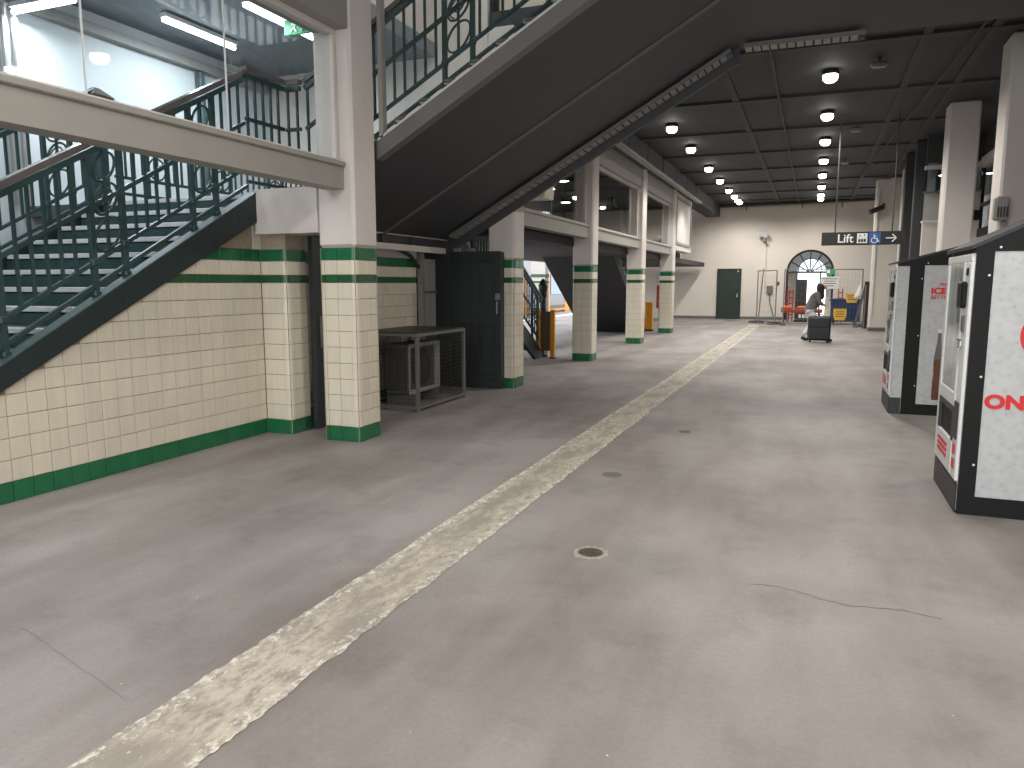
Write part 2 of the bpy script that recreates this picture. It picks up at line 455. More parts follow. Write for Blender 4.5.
# crack running across the right of the floor and a saw cut joint on the left
cp = []
for i in range(28):
    t = i / 27
    cp.append((-0.24 + t * 0.88, 3.97 - 0.12 * t + 0.035 * math.sin(t * 9) + random.uniform(-.012, .012)))
ribbon(cp, 0.008, 0.0012).build('crack', M['crack'], floor)
cp = [(-3.30 + 0.95 * t, 2.20 - 0.27 * t + random.uniform(-.006, .006)) for t in [i / 14 for i in range(15)]]
ribbon(cp, 0.006, 0.0012).build('saw_cut_joint', M['joint'], floor)

# long worn strip: ragged edges
N = 1400; mb = MB(); wl_ = wr_ = 0.0
for i in range(N + 1):
    y = -3 + 33.2 * (i / N) ** 1.6
    wl_ = wl_ * .9 + random.uniform(-.0025, .0025); wr_ = wr_ * .9 + random.uniform(-.0045, .0045)
    mb.v += [(-2.19 + wl_ + random.uniform(-.005, .005), y, 0.003), (-1.80 + wr_ + random.uniform(-.006, .006), y, 0.003)]
for i in range(N): mb.f.append((2 * i, 2 * i + 1, 2 * i + 3, 2 * i + 2))
struct(mb.build('trim_1', M['strip']), 'worn beige strip running along the concrete floor', 'floor strip')

# drain cover
dr = thing('floor_drain', 'small round rusty drain cover set in pale mortar on the floor', 'drain cover', (-1.14, 4.10, 0))
mb = MB(); pr = []
for i in range(28):
    an = 2 * math.pi * i / 28; r = 0.10 + random.uniform(-.014, .01); pr.append((-1.14 + r * math.cos(an) * 1.05, 4.10 + r * math.sin(an) * 1.1))
mb.prism(pr, 'z', 0.0, 0.003); mb.build('mortar_patch', M['patch'], dr)
MB().lathe([(0.075, 0), (0.075, 0.005), (0.062, 0.006), (0.06, 0.003)], -1.14, 4.10, 0.0, 24).build('rim', M['rust'], dr)
mb = MB()
for k in range(-3, 4):
    L = math.sqrt(max(0, 0.058 ** 2 - (k * 0.016) ** 2)); mb.box(-1.14 + k * 0.016 - .005, -1.14 + k * 0.016 + .005, 4.10 - L, 4.10 + L, 0.003, 0.007)
mb.build('grate', M['rust'], dr)
for (x, y, rr, lb) in ((-1.47, 5.91, 0.09, 'faint flat round cover on the floor beyond the rusty drain'), (-1.2, 7.96, 0.07, 'small dark flat cover on the floor farthest along the strip')):
    d2 = thing('floor_cover', lb, 'floor cover', (x, y, 0))
    MB().lathe([(rr, 0), (rr, 0.003), (rr * .86, 0.004)], x, y, 0, 20).build('plate', M['joint'], d2)
    MB().lathe([(rr * .8, 0.0), (rr * .8, 0.006), (rr * .2, 0.006)], x, y, 0, 20).build('lid', M['crack'] if rr > .08 else M['rust'], d2)

# ---- ceiling of the hall with joists
cm = MB(); cm.box(-4.5, 6.0, 10.4, 34.3, 4.92, 5.4); cm.box(-4.5, 6.0, -6, 6.6, 5.2, 5.4)
ceiling = struct(cm.build('ceiling', M['ceil']), 'black painted concourse ceiling with exposed joists', 'ceiling')
jm = MB().box(-3.94, 2.9, -0.09, 0.09, 4.875, 4.92).mesh('joist', M['joist'])
for y in (12.0, 15.0, 18.0, 20.9, 23.9, 26.9, 29.9, 32.6):
    inst('joist', jm, ceiling, (0, y, 0))
lm = MB().box(-0.06, 0.06, 10.5, 34.28, 4.885, 4.92).mesh('long_joist', M['joist'])
for x in (-1.5, 1.25, 2.05): inst('long_joist', lm, ceiling, (x, 0, 0))

# ---- back wall with arched opening and green door
AX, AR, AZ = -0.18, 0.94, 2.02          # arch centre x, radius, springing height
bw = MB(); pts = []
yb0, yb1 = 34.3, 34.7
def wallpoly():
    p = [(-6.2, 0), (AX - AR, 0), (AX - AR, AZ)]
    for i in range(1, 24):
        an = math.pi - math.pi * i / 24; p.append((AX + AR * math.cos(an), AZ + AR * math.sin(an)))
    p += [(AX + AR, AZ), (AX + AR, 0), (3.2, 0), (3.2, 5.4), (-6.2, 5.4)]
    return p
bw.prism(wallpoly(), 'y', yb0, yb1); bw.box(-8.7, -6.2, yb0, yb1, 0, 5.4)
wall_back = struct(bw.build('wall_back', M['wallback']), 'cream painted end wall with an arched opening', 'wall')
MB().box(-6.2, AX - AR - .05, 34.26, 34.3, 0, 0.12).build('skirting', M['greymetal'], wall_back)

win = sroot('window_1', 'arched window with dark radiating bars over a doorway', 'window', (AX, 34.4, 0))
mb = MB()
arc = [(AX + (AR - .04) * math.cos(math.pi * i / 24), 34.4, AZ + (AR - .04) * math.sin(math.pi * i / 24)) for i in range(25)]
mb.tube([(AX + AR - .04, 34.4, 0)] + arc + [(AX - AR + .04, 34.4, 0)], 0.05, 6); mb.build('arch_frame', M['darkmetal'], win)
mb = MB(); mb.tube([(AX + AR * .5 * math.cos(math.pi * i / 16), 34.4, AZ + AR * .62 * math.sin(math.pi * i / 16)) for i in range(17)], 0.02, 6); mb.build('inner_arc', M['darkmetal'], win)
for i in range(1, 6):
    an = math.pi * i / 6
    MB().bar((AX + .06 * math.cos(an), 34.4, AZ + .06 * math.sin(an)), (AX + (AR - .05) * math.cos(an), 34.4, AZ + (AR - .05) * math.sin(an)), 0.05, 0.05).build('glazing_bar', M['darkmetal'], win)
MB().box(AX - AR, AX + AR, 34.36, 34.44, AZ - .04, AZ + .04).build('transom', M['darkmetal'], win)
for x in (AX - .5, AX + .42): MB().box(x - .03, x + .03, 34.36, 34.44, 0, AZ).build('mullion', M['darkmetal'], win)
for k in range(6):
    seg = [(AX, AZ + .02)] + [(AX + (AR - .06) * math.cos(math.pi * (k * 4 + i) / 24), AZ + .02 + (AR - .06) * math.sin(math.pi * (k * 4 + i) / 24)) for i in range(5)]
    MB().prism(seg, 'y', 34.395, 34.405).build('pane', M['glassdim'], win)

dd = sroot('door_1', 'dark green flush door in the cream end wall', 'door', (-3.45, 34.27, 0))
MB().bev(-3.90, -3.00, 34.24, 34.29, 0.02, 2.13, .006).build('door_leaf', M['door'], dd)
mb = MB(); mb.box(-3.96, -3.9, 34.22, 34.3, 0, 2.19); mb.box(-3.0, -2.94, 34.22, 34.3, 0, 2.19); mb.box(-3.9, -3.0, 34.22, 34.3, 2.13, 2.19)
mb.build('door_frame', M['door'], dd)
MB().bev(-3.12, -3.06, 34.19, 34.24, 0.95, 1.13, .01).build('handle', M['chrome'], dd)
MB().bev(-3.14, -3.04, 34.2, 34.24, 2.03, 2.12, .01).build('door_closer', M['chrome'], dd)

# outer wall with a smaller arch a little way beyond the window
ow = MB(); p = [(-6.2, 0), (-.72, 0), (-.72, 1.95)] + [(-.12 + .60 * math.cos(math.pi - math.pi * i / 16), 1.95 + .66 * math.sin(math.pi - math.pi * i / 16)) for i in range(1, 16)] + [(.48, 1.95), (.48, 0), (3.2, 0), (3.2, 5.4), (-6.2, 5.4)]
ow.prism(p, 'y', 35.4, 35.7); ow.box(-6.2, 3.2, 34.7, 35.4, 3.3, 3.5); ow.box(-2.2, -2.0, 34.7, 35.4, 0, 3.3); ow.box(1.9, 2.1, 34.7, 35.4, 0, 3.3)
struct(ow.build('wall_outer', M['wallback']), 'pale outer wall with a smaller bright arch beyond the arched window', 'wall')
# outside paving seen through the arch and low outdoor shapes
MB().box(-8, 8, 34.7, 60, 0.0, 0.02).build('floor_outside', M['outside'])
struct(bpy.data.objects['floor_outside'], 'bright paving outside the arched doorway', 'paving')

# ---- tiles
TP = 0.1545; ROW = 0.158; GAP = 0.004
def tile_mesh(name, w, h, m, d=0.012, b=0.004):
    mb = MB(); x0, x1, z0, z1 = GAP / 2, w - GAP / 2, GAP / 2, h - GAP / 2
    mb.v = [(x0, 0, z0), (x1, 0, z0), (x1, 0, z1), (x0, 0, z1), (x0, -d + b, z0), (x1, -d + b, z0), (x1, -d + b, z1), (x0, -d + b, z1),
            (x0 + b, -d, z0 + b), (x1 - b, -d, z0 + b), (x1 - b, -d, z1 - b), (x0 + b, -d, z1 - b)]
    mb.f = [(8, 9, 10, 11)] + [q for i in range(4) for q in ((4 + i, 4 + (i + 1) % 4, 8 + (i + 1) % 4, 8 + i), (i, (i + 1) % 4, 4 + (i + 1) % 4, 4 + i))]
    return mb, m
ROWS = [('green', 0.0, 0.15)] + [('cream', 0.15 + ROW * i, ROW) for i in range(9)] + [('dgreen', 1.572, 0.078), ('cream', 1.65, 0.14), ('green', 1.79, 0.12)]
TCACHE = {}
def tmesh(w, h, mk):
    k = (round(w, 3), round(h, 3), mk)
    if k not in TCACHE:
        mb, _ = tile_mesh('tile', w, h, M[mk]); TCACHE[k] = mb.mesh('tile', M[mk])
    return TCACHE[k]
def corner_mesh(h, mk, r=0.05, d=0.012, gap=GAP):
    """quarter round bullnose whose outer corner sits at the origin: runs along -x side facing -y, and +y side facing +x"""
    k = ('c', round(h, 3), mk)
    if k in TCACHE: return TCACHE[k]
    mb = MB(); n = 7; out = []
    for i in range(n):
        an = -math.pi / 2 + (math.pi / 2) * i / (n - 1)
        out.append((-r + r * math.cos(an), r + r * math.sin(an)))
    poly = [(-r - .012, d)] + [(-r - .012, 0)] + out + [(0, r + .012), (-d, r + .012)]
    mb.prism(poly, 'z', gap / 2, h - gap / 2)
    TCACHE[k] = mb.mesh('corner_tile', M[mk])
    return TCACHE[k]

# left spandrel wall under the stairs.  face plane x = -5.30
def s_top(y): return 1.085 + 0.545 * (y - 3.69)       # upper edge of the near stringer
wl = MB(); wl.prism([(1.75, 0), (6.3, 0), (6.3, 2.3), (6.2, 2.3), (1.75, s_top(1.75) - .16)], 'x', -5.45, -5.312)
wl.box(-5.45, -4.992, 6.312, 6.62, 0, 2.06)
wall_left = struct(wl.build('wall_left', M['grout']), 'cream and green tiled wall under the stairs', 'wall')
y0 = 3.565 - TP * 12
for i in range(40):
    ya = y0 + i * TP
    if ya > 6.3 - .02: break
    w = min(TP, 6.30 - ya)
    for mk, z0, h in ROWS:
        if z0 + h > s_top(ya) - 0.015: continue
        if w < 0.02: continue
        inst('tile' if mk == 'cream' else 'green_tile', tmesh(w, h, mk), wall_left, (-5.312, ya, z0), R(90))
# pilaster front and flank
for mk, z0, h in ROWS:
    nm = 'tile' if mk == 'cream' else 'green_tile'
    inst(nm, tmesh(0.258, h, mk), wall_left, (-5.3, 6.312, z0))
    inst('corner_tile', corner_mesh(h, mk), wall_left, (-4.98, 6.30, z0))
    inst(nm, tmesh(0.15, h, mk), wall_left, (-4.992, 6.362, z0), R(90))
    inst(nm, tmesh(0.108, h, mk), wall_left, (-4.992, 6.512, z0), R(90))
mb = MB(); mb.box(-5.45, -5.3, 6.2, 6.7, 1.91, 2.4); mb.box(-5.3, -5.0, 6.32, 6.62, 1.91, 2.06)
mb.build('plaster_upper', M['plaster'], wall_left)

# alcove wall behind the first column
wa = MB(); wa.box(-5.5, -5.312, 6.62, 9.6, 0, 2.45)
wall_alcove = struct(wa.build('wall_alcove', M['grout']), 'dim tiled wall behind the caged air conditioner', 'wall')
for i in range(19):
    ya = 6.65 + i * TP
    for mk, z0, h in ROWS:
        inst('tile' if mk == 'cream' else 'green_tile', tmesh(TP, h, mk), wall_alcove, (-5.312, ya, z0), R(90))
MB().box(-5.312, -5.3, 6.65, 9.6, 1.91, 2.2).build('plaster_upper', M['plaster'], wall_alcove)

# dark open door leaf between pilaster and column
d2 = sroot('door_2', 'narrow dark green door leaf standing open beside the tiled pilaster', 'door', (-4.93, 6.64, 0))
MB().bev(-4.96, -4.90, 6.63, 7.45, 0.01, 2.06, .006).build('door_leaf', M['doorblack'], d2)
mb = MB(); mb.box(-4.9, -4.88, 6.72, 6.78, .88, 1.22); mb.tube([(-4.86, 6.75, 1.05), (-4.86, 6.86, 1.05)], .012, 6); mb.box(-4.88, -4.86, 6.74, 6.76, 1.04, 1.06)
mb.build('handle', M['greymetal'], d2)

# ---- columns of the left row
CW = 0.42
def tiled_column(name, label, cy, individual, ztop=5.2):
    cx = -4.315
    t = thing(name, label, 'column', (cx, cy, 0), 'tiled columns of the left row')
    h2 = CW / 2; i2 = h2 - .012
    MB().box(cx - i2, cx + i2, cy - i2, cy + i2, 0, 1.91).build('core', M['grout'], t)
    u = MB(); u.bev(cx - h2, cx + h2, cy - h2, cy + h2, 1.91, ztop, .03); u.build('plaster_shaft', M['plaster'], t)
    spans = [(-0.148, 0.148), (0.0, 0.148)]
    faces = [((-1, 0), 0, (0, -i2)), ((0, 1), R(90), (i2, 0)), ((1, 0), R(180), (0, i2)), ((0, -1), R(-90), (-i2, 0))]
    joined = MB()
    def place(me, loc, rz, nm, ind):
        if ind: inst(nm, me, t, loc, rz)
        else:
            n = len(jo[nm_mat(me)].v); c, s_ = math.cos(rz), math.sin(rz)
            J = jo[nm_mat(me)]
            J.v += [(v.co.x * c - v.co.y * s_ + loc[0], v.co.x * s_ + v.co.y * c + loc[1], v.co.z + loc[2]) for v in me.vertices]
            J.f += [tuple(n + q for q in p.vertices) for p in me.polygons]
    jo = {}
    def nm_mat(me):
        k = me.materials[0].name
        if k not in jo: jo[k] = MB()
        return k
    for fi, (_, rz, (fx, fy)) in enumerate(faces):
        ind = individual and fi in (0, 1)
        for mk, z0, h in ROWS:
            nm = 'tile' if mk == 'cream' else 'green_tile'
            for x0, w in spans:
                dx, dy = x0 * math.cos(rz), x0 * math.sin(rz)
                place(tmesh(w, h, mk), (cx + fx + dx, cy + fy + dy, z0), rz, nm, ind)
            # corner at right end of this face
            kx, ky = h2, -h2
            px_, py_ = kx * math.cos(rz) - ky * math.sin(rz), kx * math.sin(rz) + ky * math.cos(rz)
            place(corner_mesh(h, mk), (cx + px_, cy + py_, z0), rz, 'corner_tile', individual and fi in (0, 1, 3))
    for k, J in jo.items():
        o = J.build('tile_cladding', bpy.data.materials[k], t); o['kind'] = 'stuff'
    return t
COLS = [6.43, 10.59, 14.82, 19.52, 24.02]
CL = ['cream tiled column nearest the camera, beside the open dark door leaf',
      'cream tiled column beside the black panelled cupboard doors',
      'third cream tiled column, just right of the yellow posts',
      'fourth cream tiled column, with the black stair underside to its left',
      'farthest cream tiled column of the row, near the end wall']
for i, y in enumerate(COLS): tiled_column('tiled_column', CL[i], y, i < 2)

# transverse downstand beside column one
mb = MB(); mb.box(-5.28, -4.525, 6.22, 6.62, 2.06, 2.5)
tag(mb.build('cross_beam', M['plaster'], off=(-4.9, 6.4, 2.06)), 'white plaster cross beam joining the nearest column to the stair wall', 'beam')

# ---- edge beams at mezzanine level and glazing above
def edge_beam(y0, y1, label):
    t = thing('edge_beam', label, 'beam', (-4.3, (y0 + y1) / 2, 2.45), 'beige edge beams between columns')
    MB().box(-4.40, -4.20, y0, y1, 2.455, 2.66).build('web', M['beam'], t)
    MB().bev(-4.44, -4.17, y0, y1, 2.66, 2.705, .008).build('sill', M['beam'], t)
    return t
edge_beam(-1.0, 6.21, 'long beige beam carrying glass panes in front of the stairs')
EB = ['beige beam between the second and third tiled columns', 'beige beam between the third and fourth tiled columns', 'beige beam between the fourth and fifth tiled columns']
for i in range(3): edge_beam(COLS[i + 1] + .215, COLS[i + 2] - .215, EB[i])

def glazing(idx, y0, y1, z0, z1, joints, label):
    t = sroot('window_%d' % idx, label, 'window', (-4.29, (y0 + y1) / 2, z0))
    mb = MB(); mb.box(-4.33, -4.25, y0, y1, z0, z0 + .03); mb.box(-4.33, -4.25, y0, y1, z1 - .05, z1)
    mb.box(-4.33, -4.25, y0, y0 + .045, z0 + .03, z1 - .05); mb.box(-4.33, -4.25, y1 - .045, y1, z0 + .03, z1 - .05)
    mb.build('frame', M['plaster'], t)
    ys = [y0 + .045] + joints + [y1 - .045]
    for a, b in zip(ys[:-1], ys[1:]):
        MB().box(-4.295, -4.285, a + .004, b - .004, z0 + .03, z1 - .05).build('pane', M['glass'], t)
        if b != ys[-1]: MB().box(-4.297, -4.283, b - .0035, b + .0035, z0 + .03, z1 - .05).build('glazing_joint', M['whitep'], t)
    return t
glazing(3, -1.0, 6.21, 2.705, 3.90, [-0.16, 1.08, 2.32, 3.56, 4.80], 'frameless glass panes above the beige beam')
glazing(4, COLS[1] + .215, COLS[2] - .215, 2.705, 3.97, [COLS[1] + 2.0], 'glass between second and third columns with dark room behind')
glazing(5, COLS[2] + .215, COLS[3] - .215, 2.705, 3.97, [], 'glass between third and fourth columns')
glazing(6, COLS[3] + .215, COLS[4] - .215, 2.705, 3.97, [], 'glass between fourth and fifth columns')
hb = MB(); hb.box(-4.5, -4.12, -1, 6.22, 3.9, 5.2); hb.build('wall_header', M['beam'])
struct(bpy.data.objects['wall_header'], 'beige header above the near glazing', 'wall')
for i in range(3):
    h = MB(); h.box(-4.48, -4.15, COLS[i + 1] + .215, COLS[i + 2] - .215, 3.97, 4.42)
    o = h.build('wall_header', M['beam']); struct(o, 'beige header above the glazing in bay %s' % ('two', 'three', 'four')[i], 'wall')
bk = MB(); bk.box(-4.52, -4.095, 10.82, 14.60, 4.42, 4.92)
for a_y, b_y in ((15.04, 19.30), (19.74, 23.80), (24.24, 34.28)): bk.box(-4.52, -4.095, a_y, b_y, 4.42, 4.92)
bk.box(-4.095, -3.95, 10.42, 34.28, 4.42, 4.92)
struct(bk.build('ceiling_bulkhead', M['ceil']), 'black lowered ceiling edge along the column row', 'ceiling')
wp = sroot('wall_white_panel', 'white boxed panel wall beyond the last tiled column', 'wall', (-4.3, 25, 2.6))
MB().box(-4.48, -4.15, 24.24, 27.6, 2.62, 4.42).build('panel_wall', M['plaster'], wp)
mb = MB(); mb.box(-4.15, -4.12, 24.4, 27.4, 2.8, 2.88); mb.box(-4.15, -4.12, 24.4, 27.4, 4.2, 4.28); mb.box(-4.15, -4.12, 24.4, 24.48, 2.88, 4.2); mb.box(-4.15, -4.12, 27.32, 27.4, 2.88, 4.2)
mb.build('panel_frame', M['beam'], wp)

# ---- shell around the stairs (mezzanine)
mb = MB(); mb.box(-8.7, -8.5, -1, 10.6, 0, 8); mb.box(-8.7, -8.5, 10.6, 34, 2.28, 8); mb.box(-8.5, -5.45, -1.2, -1, 0, 5)
struct(mb.build('wall_stair_far', M['coolwall']), 'pale wall on the far side of the stairs', 'wall')
mb = MB(); mb.box(-8.5, -5.4, -1, 10.5, 4.9, 5.1)
struct(mb.build('ceiling_stair', M['stairceil']), 'pale ceiling over the stair landing', 'ceiling')
mb = MB(); mb.box(-8.5, -4.55, 10.45, 10.6, 2.45, 5.0); mb.box(-8.5, -4.55, 10.45, 10.6, 5.0, 8)
struct(mb.build('wall_landing', M['wallback']), 'pale wall behind the landing', 'wall')
mb = MB(); mb.box(-8.7, -1.0, 3.0, 11.0, 8.0, 8.1); mb.box(-5.6, -5.4, 3.0, 10.5, 5.1, 8.0); mb.box(-5.6, 0, 6.2, 6.4, 5.4, 8); mb.box(-1.0, -0.8, 6.4, 14, 5.4, 8.1); mb.box(-8.7, -1, 13.9, 14.1, 5.4, 8.1); mb.box(-8.7, -1, 11, 14, 8, 8.1)
struct(mb.build('wall_upper', M['wallback']), 'pale walls of the upper storey around the stairwell', 'wall')
# upper tiled column behind flight two
t = thing('upper_column', 'cream tiled column with green band on the upper level behind glass', 'column', (-4.1, 10.75, 5.0))
mb = MB(); mb.box(-4.40, -3.70, 10.55, 10.95, 2.8, 5.12); mb.box(-4.40, -3.70, 10.55, 10.95, 5.30, 7.9); mb.build('cream_shaft', M['cream'], t)
MB().box(-4.41, -3.69, 10.54, 10.96, 5.12, 5.30).build('green_band', M['dgreen'], t)
mb = MB(); mb.box(-8.5, -4.5, 10.6, 34, 2.28, 2.45)
struct(mb.build('floor_mezzanine', M['deepblack']), 'dark mezzanine slab behind the columns', 'floor')
mb = MB(); mb.box(-8.5, -4.5, 10.6, 34, 5.2, 5.4)
struct(mb.build('ceiling_mezzanine', M['ceil']), 'dark mezzanine ceiling', 'ceiling')
mb = MB(); mb.box(-8.49, -8.3, 10.6, 21, 2.45, 5.2); mb.box(-8.3, -4.6, 18.9, 19.0, 2.45, 3.4)
struct(mb.build('wall_mezzanine', M['joist']), 'dark mezzanine inner wall', 'wall')
mb = MB(); mb.box(-8.49, -8.3, 21, 34, 2.45, 5.2); mb.box(-8.3, -4.5, 27.6, 27.8, 2.45, 5.2)
struct(mb.build('wall_mezzanine_far', M['plaster']), 'white mezzanine inner wall at the far end', 'wall')

# ================================================================== STAIRS
def flight_points(P0, P1, n): return [(P0[0] + (P1[0] - P0[0]) * i / n, P0[1] + (P1[1] - P0[1]) * i / n, P0[2] + (P1[2] - P0[2]) * i / n) for i in range(n + 1)]

# flight one: rises away from the camera along +y, between x -7.35 and -5.35
st = thing('staircase', 'dark green steel staircase with pale step nosings rising behind the tiled wall', 'staircase', (-6.3, 4.0, 0))
NS = 16; RISE = 2.45 / NS; RUN = RISE / 0.545
YT = 6.18
rm = MB().box(-7.32, -5.36, 0, .012, 0, RISE - .05).mesh('riser', M['riser'])
tm = MB().box(-7.32, -5.36, 0, RUN + .02, -.03, 0).mesh('tread', M['tread'])
nm_ = MB().bev(-7.30, -5.38, -.012, .05, -.038, .004, .004).mesh('nosing', M['nosing'])
for i in range(NS):
    z = RISE * (i + 1); y = YT - RUN * (NS - 1 - i)
    inst('riser', rm, st, (0, y, z - RISE))
    tr = inst('tread', tm, st, (0, y, z))
    inst('nosing', nm_, tr, (0, y, z))
def stringer_profile(dtop, dbot, ya, yb):
    return [(ya, max(0, s_top(ya) + dbot)), (yb, s_top(yb) + dbot), (yb, s_top(yb) + dtop), (ya, max(0.01, s_top(ya) + dtop))]
for xa, xb in ((-5.36, -5.255), (-7.40, -7.32)):
    sg = MB().prism(stringer_profile(0, -.285, 1.9, 6.22), 'x', xa, xb).build('stringer', M['stringer'], st)
    MB().prism(stringer_profile(.010, 0.0, 1.9, 6.22), 'x', xa - .004, xb + .006).build('stringer_cap', M['stringertop'], sg)
# bolts on the near stringer
bm_ = MB().lathe([(0.014, 0), (0.014, .006), (.006, .01)], 0, 0, 0, 8).mesh('bolt', M['stringer'])
for k in range(9):
    y = 2.3 + k * .46
    inst('bolt', bm_, st, (-5.255, y, s_top(y) - .14), rot=(0, R(90), 0))
MB().prism([(2.4, s_top(2.4) - .30), (6.2, s_top(6.2) - .30), (6.2, s_top(6.2) - .26), (2.4, s_top(2.4) - .26)], 'x', -7.32, -5.46).build('soffit', M['black'], st)

# landing
ld = thing('landing', 'raised stair landing with dark edge at the top of the first flight', 'landing', (-6.8, 8.3, 2.2))
mb = MB(); mb.box(-8.5, -5.37, 6.19, 6.64, 2.33, 2.45); mb.box(-8.5, -5.16, 6.64, 10.44, 2.33, 2.45); mb.build('slab', M['tread'], ld)
MB().box(-8.5, -5.16, 6.65, 10.4, 2.20, 2.33).build('soffit_lining', M['plaster'], ld); MB().box(-5.19, -5.11, 7.5, 10.15, 2.00, 2.08).build('soffit_trim', M['plaster'], ld)
jj = MB().box(-0.05, 0.05, 6.65, 10.38, 2.10, 2.21).mesh('joist', M['black'])
for k in range(8): inst('joist', jj, ld, (-5.25 - .42 * k, 0, 0))
j2 = MB().box(-5.6, -5.16, -0.04, 0.04, 2.09, 2.2).mesh('cross_joist', M['black'])
for k in range(5): inst('cross_joist', j2, ld, (0, 7.0 + .75 * k, 0))

# flight two: rises across the hall along +x
SL2 = 0.56
def sof(x): return 2.75 + SL2 * (x + 4.2)
XA, XB = -5.16, -1.02
f2 = thing('overhead_staircase', 'black underside of a staircase crossing overhead from left to right', 'staircase', (-3.1, 8.5, 3.4))
mb = MB(); mb.prism([(XA, sof(XA)), (XB, sof(XB)), (XB, sof(XB) + .06), (XA, sof(XA) + .06)], 'y', 6.80, 10.30); mb.build('soffit', M['black'], f2)
# raised seams below the soffit
for y in (8.5,):
    MB().prism([(XA, sof(XA) - .02), (XB, sof(XB) - .02), (XB, sof(XB)), (XA, sof(XA))], 'y', y - .03, y + .03).build('soffit_seam', M['seam'], f2)
g = MB(); g.prism([(-4.12, sof(-4.12) + .0), (-.6, sof(-.6)), (-.6, sof(-.6) + .17), (-4.12, sof(-4.12) + .17)], 'y', 6.68, 6.80); g.build('stringer', M['stringgrey'], f2)
g = MB(); g.prism([(-4.12, sof(-4.12) + .17), (-.6, sof(-.6) + .17), (-.6, sof(-.6) + .205), (-4.12, sof(-4.12) + .205)], 'y', 6.70, 6.84); g.build('stringer_cap', M['plaster'], f2)
g = MB(); g.prism([(XA, sof(XA)), (-4.12, sof(-4.12)), (-4.12, sof(-4.12) + .2), (XA, sof(XA) + .2)], 'y', 6.72, 6.80); g.build('stringer', M['black'], f2)
g = MB(); g.prism([(XA, sof(XA) - .20), (XB, sof(XB) - .20), (XB, sof(XB) + .2), (XA, sof(XA) + .2)], 'y', 10.30, 10.38); g.build('stringer', M['black'], f2)
N2 = 15; r2 = 2.32 / N2; w2 = r2 / SL2
rm = MB().box(0, .012, 6.84, 10.30, 0, r2 - .05).mesh('riser', M['riser'])
tm = MB().box(0, w2 + .02, 6.84, 10.30, -.03, 0).mesh('tread', M['tread'])
nm_ = MB().bev(-.012, .05, 6.86, 10.28, -.038, .004, .004).mesh('nosing', M['nosing'])
for i in range(N2):
    x = -5.1 + w2 * i; z = 2.45 + r2 * (i + 1)
    inst('riser', rm, f2, (x, 0, z - r2)); tr = inst('tread', tm, f2, (x, 0, z)); inst('nosing', nm_, tr, (x, 0, z))
# upper landing soffit
ul = MB(); ul.box(XB, 2.78, 6.6, 10.36, sof(XB), 4.95)
tag(ul.build('upper_landing', M['black'], off=(0, 8.5, 4.53)), 'flat black underside of the upper landing at top right', 'landing')

# glass wall above the near stringer of flight two
t = sroot('window_7', 'sloping glass panel above the grey stringer of the overhead stair', 'window', (-3, 6.74, 3.5))
g = MB(); g.prism([(-4.02, sof(-4.02) + .21), (-1.2, sof(-1.2) + .21), (-1.2, 5.4), (-4.02, 5.4)], 'y', 6.735, 6.745); g.build('pane', M['glass'], t)
MB().box(-4.10, -4.055, 6.70, 6.78, sof(-4.1) + .2, 5.4).build('frame_post', M['beam'], t)

# ---- ornamental railings
def balustrade(name, label, A, B, posts=None, h_top=1.18, step=0.118, wood=True, scroll_every=1.07, first=0.55):
    """A and B are the ends of the base line (top of stringer) at floor/stair level"""
    A = Vector(A); B = Vector(B)
    t = thing(name, label, 'railing', A)
    d = B - A; hl = Vector((d.x, d.y, 0)).length; hd = Vector((d.x, d.y, 0)) / hl; sl = d.z / hl
    def P(s_, h): return A + hd * s_ + Vector((0, 0, sl * s_ + h))
    off = Vector((0, 0, 0))
    MB().bar(P(0, h_top), P(hl, h_top), .075, .045).build('handrail', M['wood'] if wood else M['teal'], t)
    MB().bar(P(0, h_top - .065), P(hl, h_top - .065), .045, .045).build('under_rail', M['teal'], t)
    MB().bar(P(0, .70), P(hl, .70), .03, .035).build('middle_rail', M['teal'], t)
    MB().bar(P(0, .27), P(hl, .27), .03, .032).build('lower_rail', M['teal'], t)
    MB().bar(P(0, .09), P(hl, .09), .03, .032).build('lower_rail', M['teal'], t)
    ps = []
    s_ = first
    while s_ + .30 < hl:
        ps += [s_, s_ + .30]; s_ += scroll_every
    bme = MB().box(-.011, .011, -.011, .011, .26, h_top - .08).mesh('baluster', M['teal'])
    pme = MB(); pme.box(-.021, .021, -.021, .021, -.02, h_top - .06); pme.bev(-.032, .032, -.032, .032, .0, .05, .01); pme.bev(-.03, .03, -.03, .03, .24, .30, .01)
    pme = pme.mesh('post', M['teal'])
    n = int(hl / step)
    for i in range(n + 1):
        q = i * step + .03
        if q > hl: break
        if any(abs(q - p) < .05 for p in ps): continue
        if any(ps[k] < q < ps[k + 1] for k in range(0, len(ps), 2)): continue
        inst('baluster', bme, t, P(q, 0))
    for p in ps: inst('post', pme, t, P(p, 0))
    for k in range(0, len(ps), 2):
        mid = (ps[k] + ps[k + 1]) / 2
        mb = MB()
        for hc, rr in ((.42, .125), (.70, .115), (.95, .105)):
            ring = []
            for i in range(20):
                an = 2 * math.pi * i / 20
                ring.append(P(mid + rr * math.cos(an), hc + rr * math.sin(an)))
            mb.tube(ring, .012, 5, closed=True)
        sp = []
        for i in range(26):
            an = i * .42; rr = .015 + .0033 * i
            sp.append(P(mid + rr * math.cos(an), .70 + rr * math.sin(an)))
        mb.tube(sp, .009, 5)
        mb.build('scroll_ornament', M['teal'], t)
        inst('baluster', bme, t, P(mid, 0))
    return t
y1, y2 = 1.95, 6.19
balustrade('stair_railing', 'ornate dark teal railing with brown handrail along the near side of the stairs', (-5.33, y1, s_top(y1)), (-5.33, y2, s_top(y2)), first=.25 + (4.38 - 1.95 - .25) % 1.07)
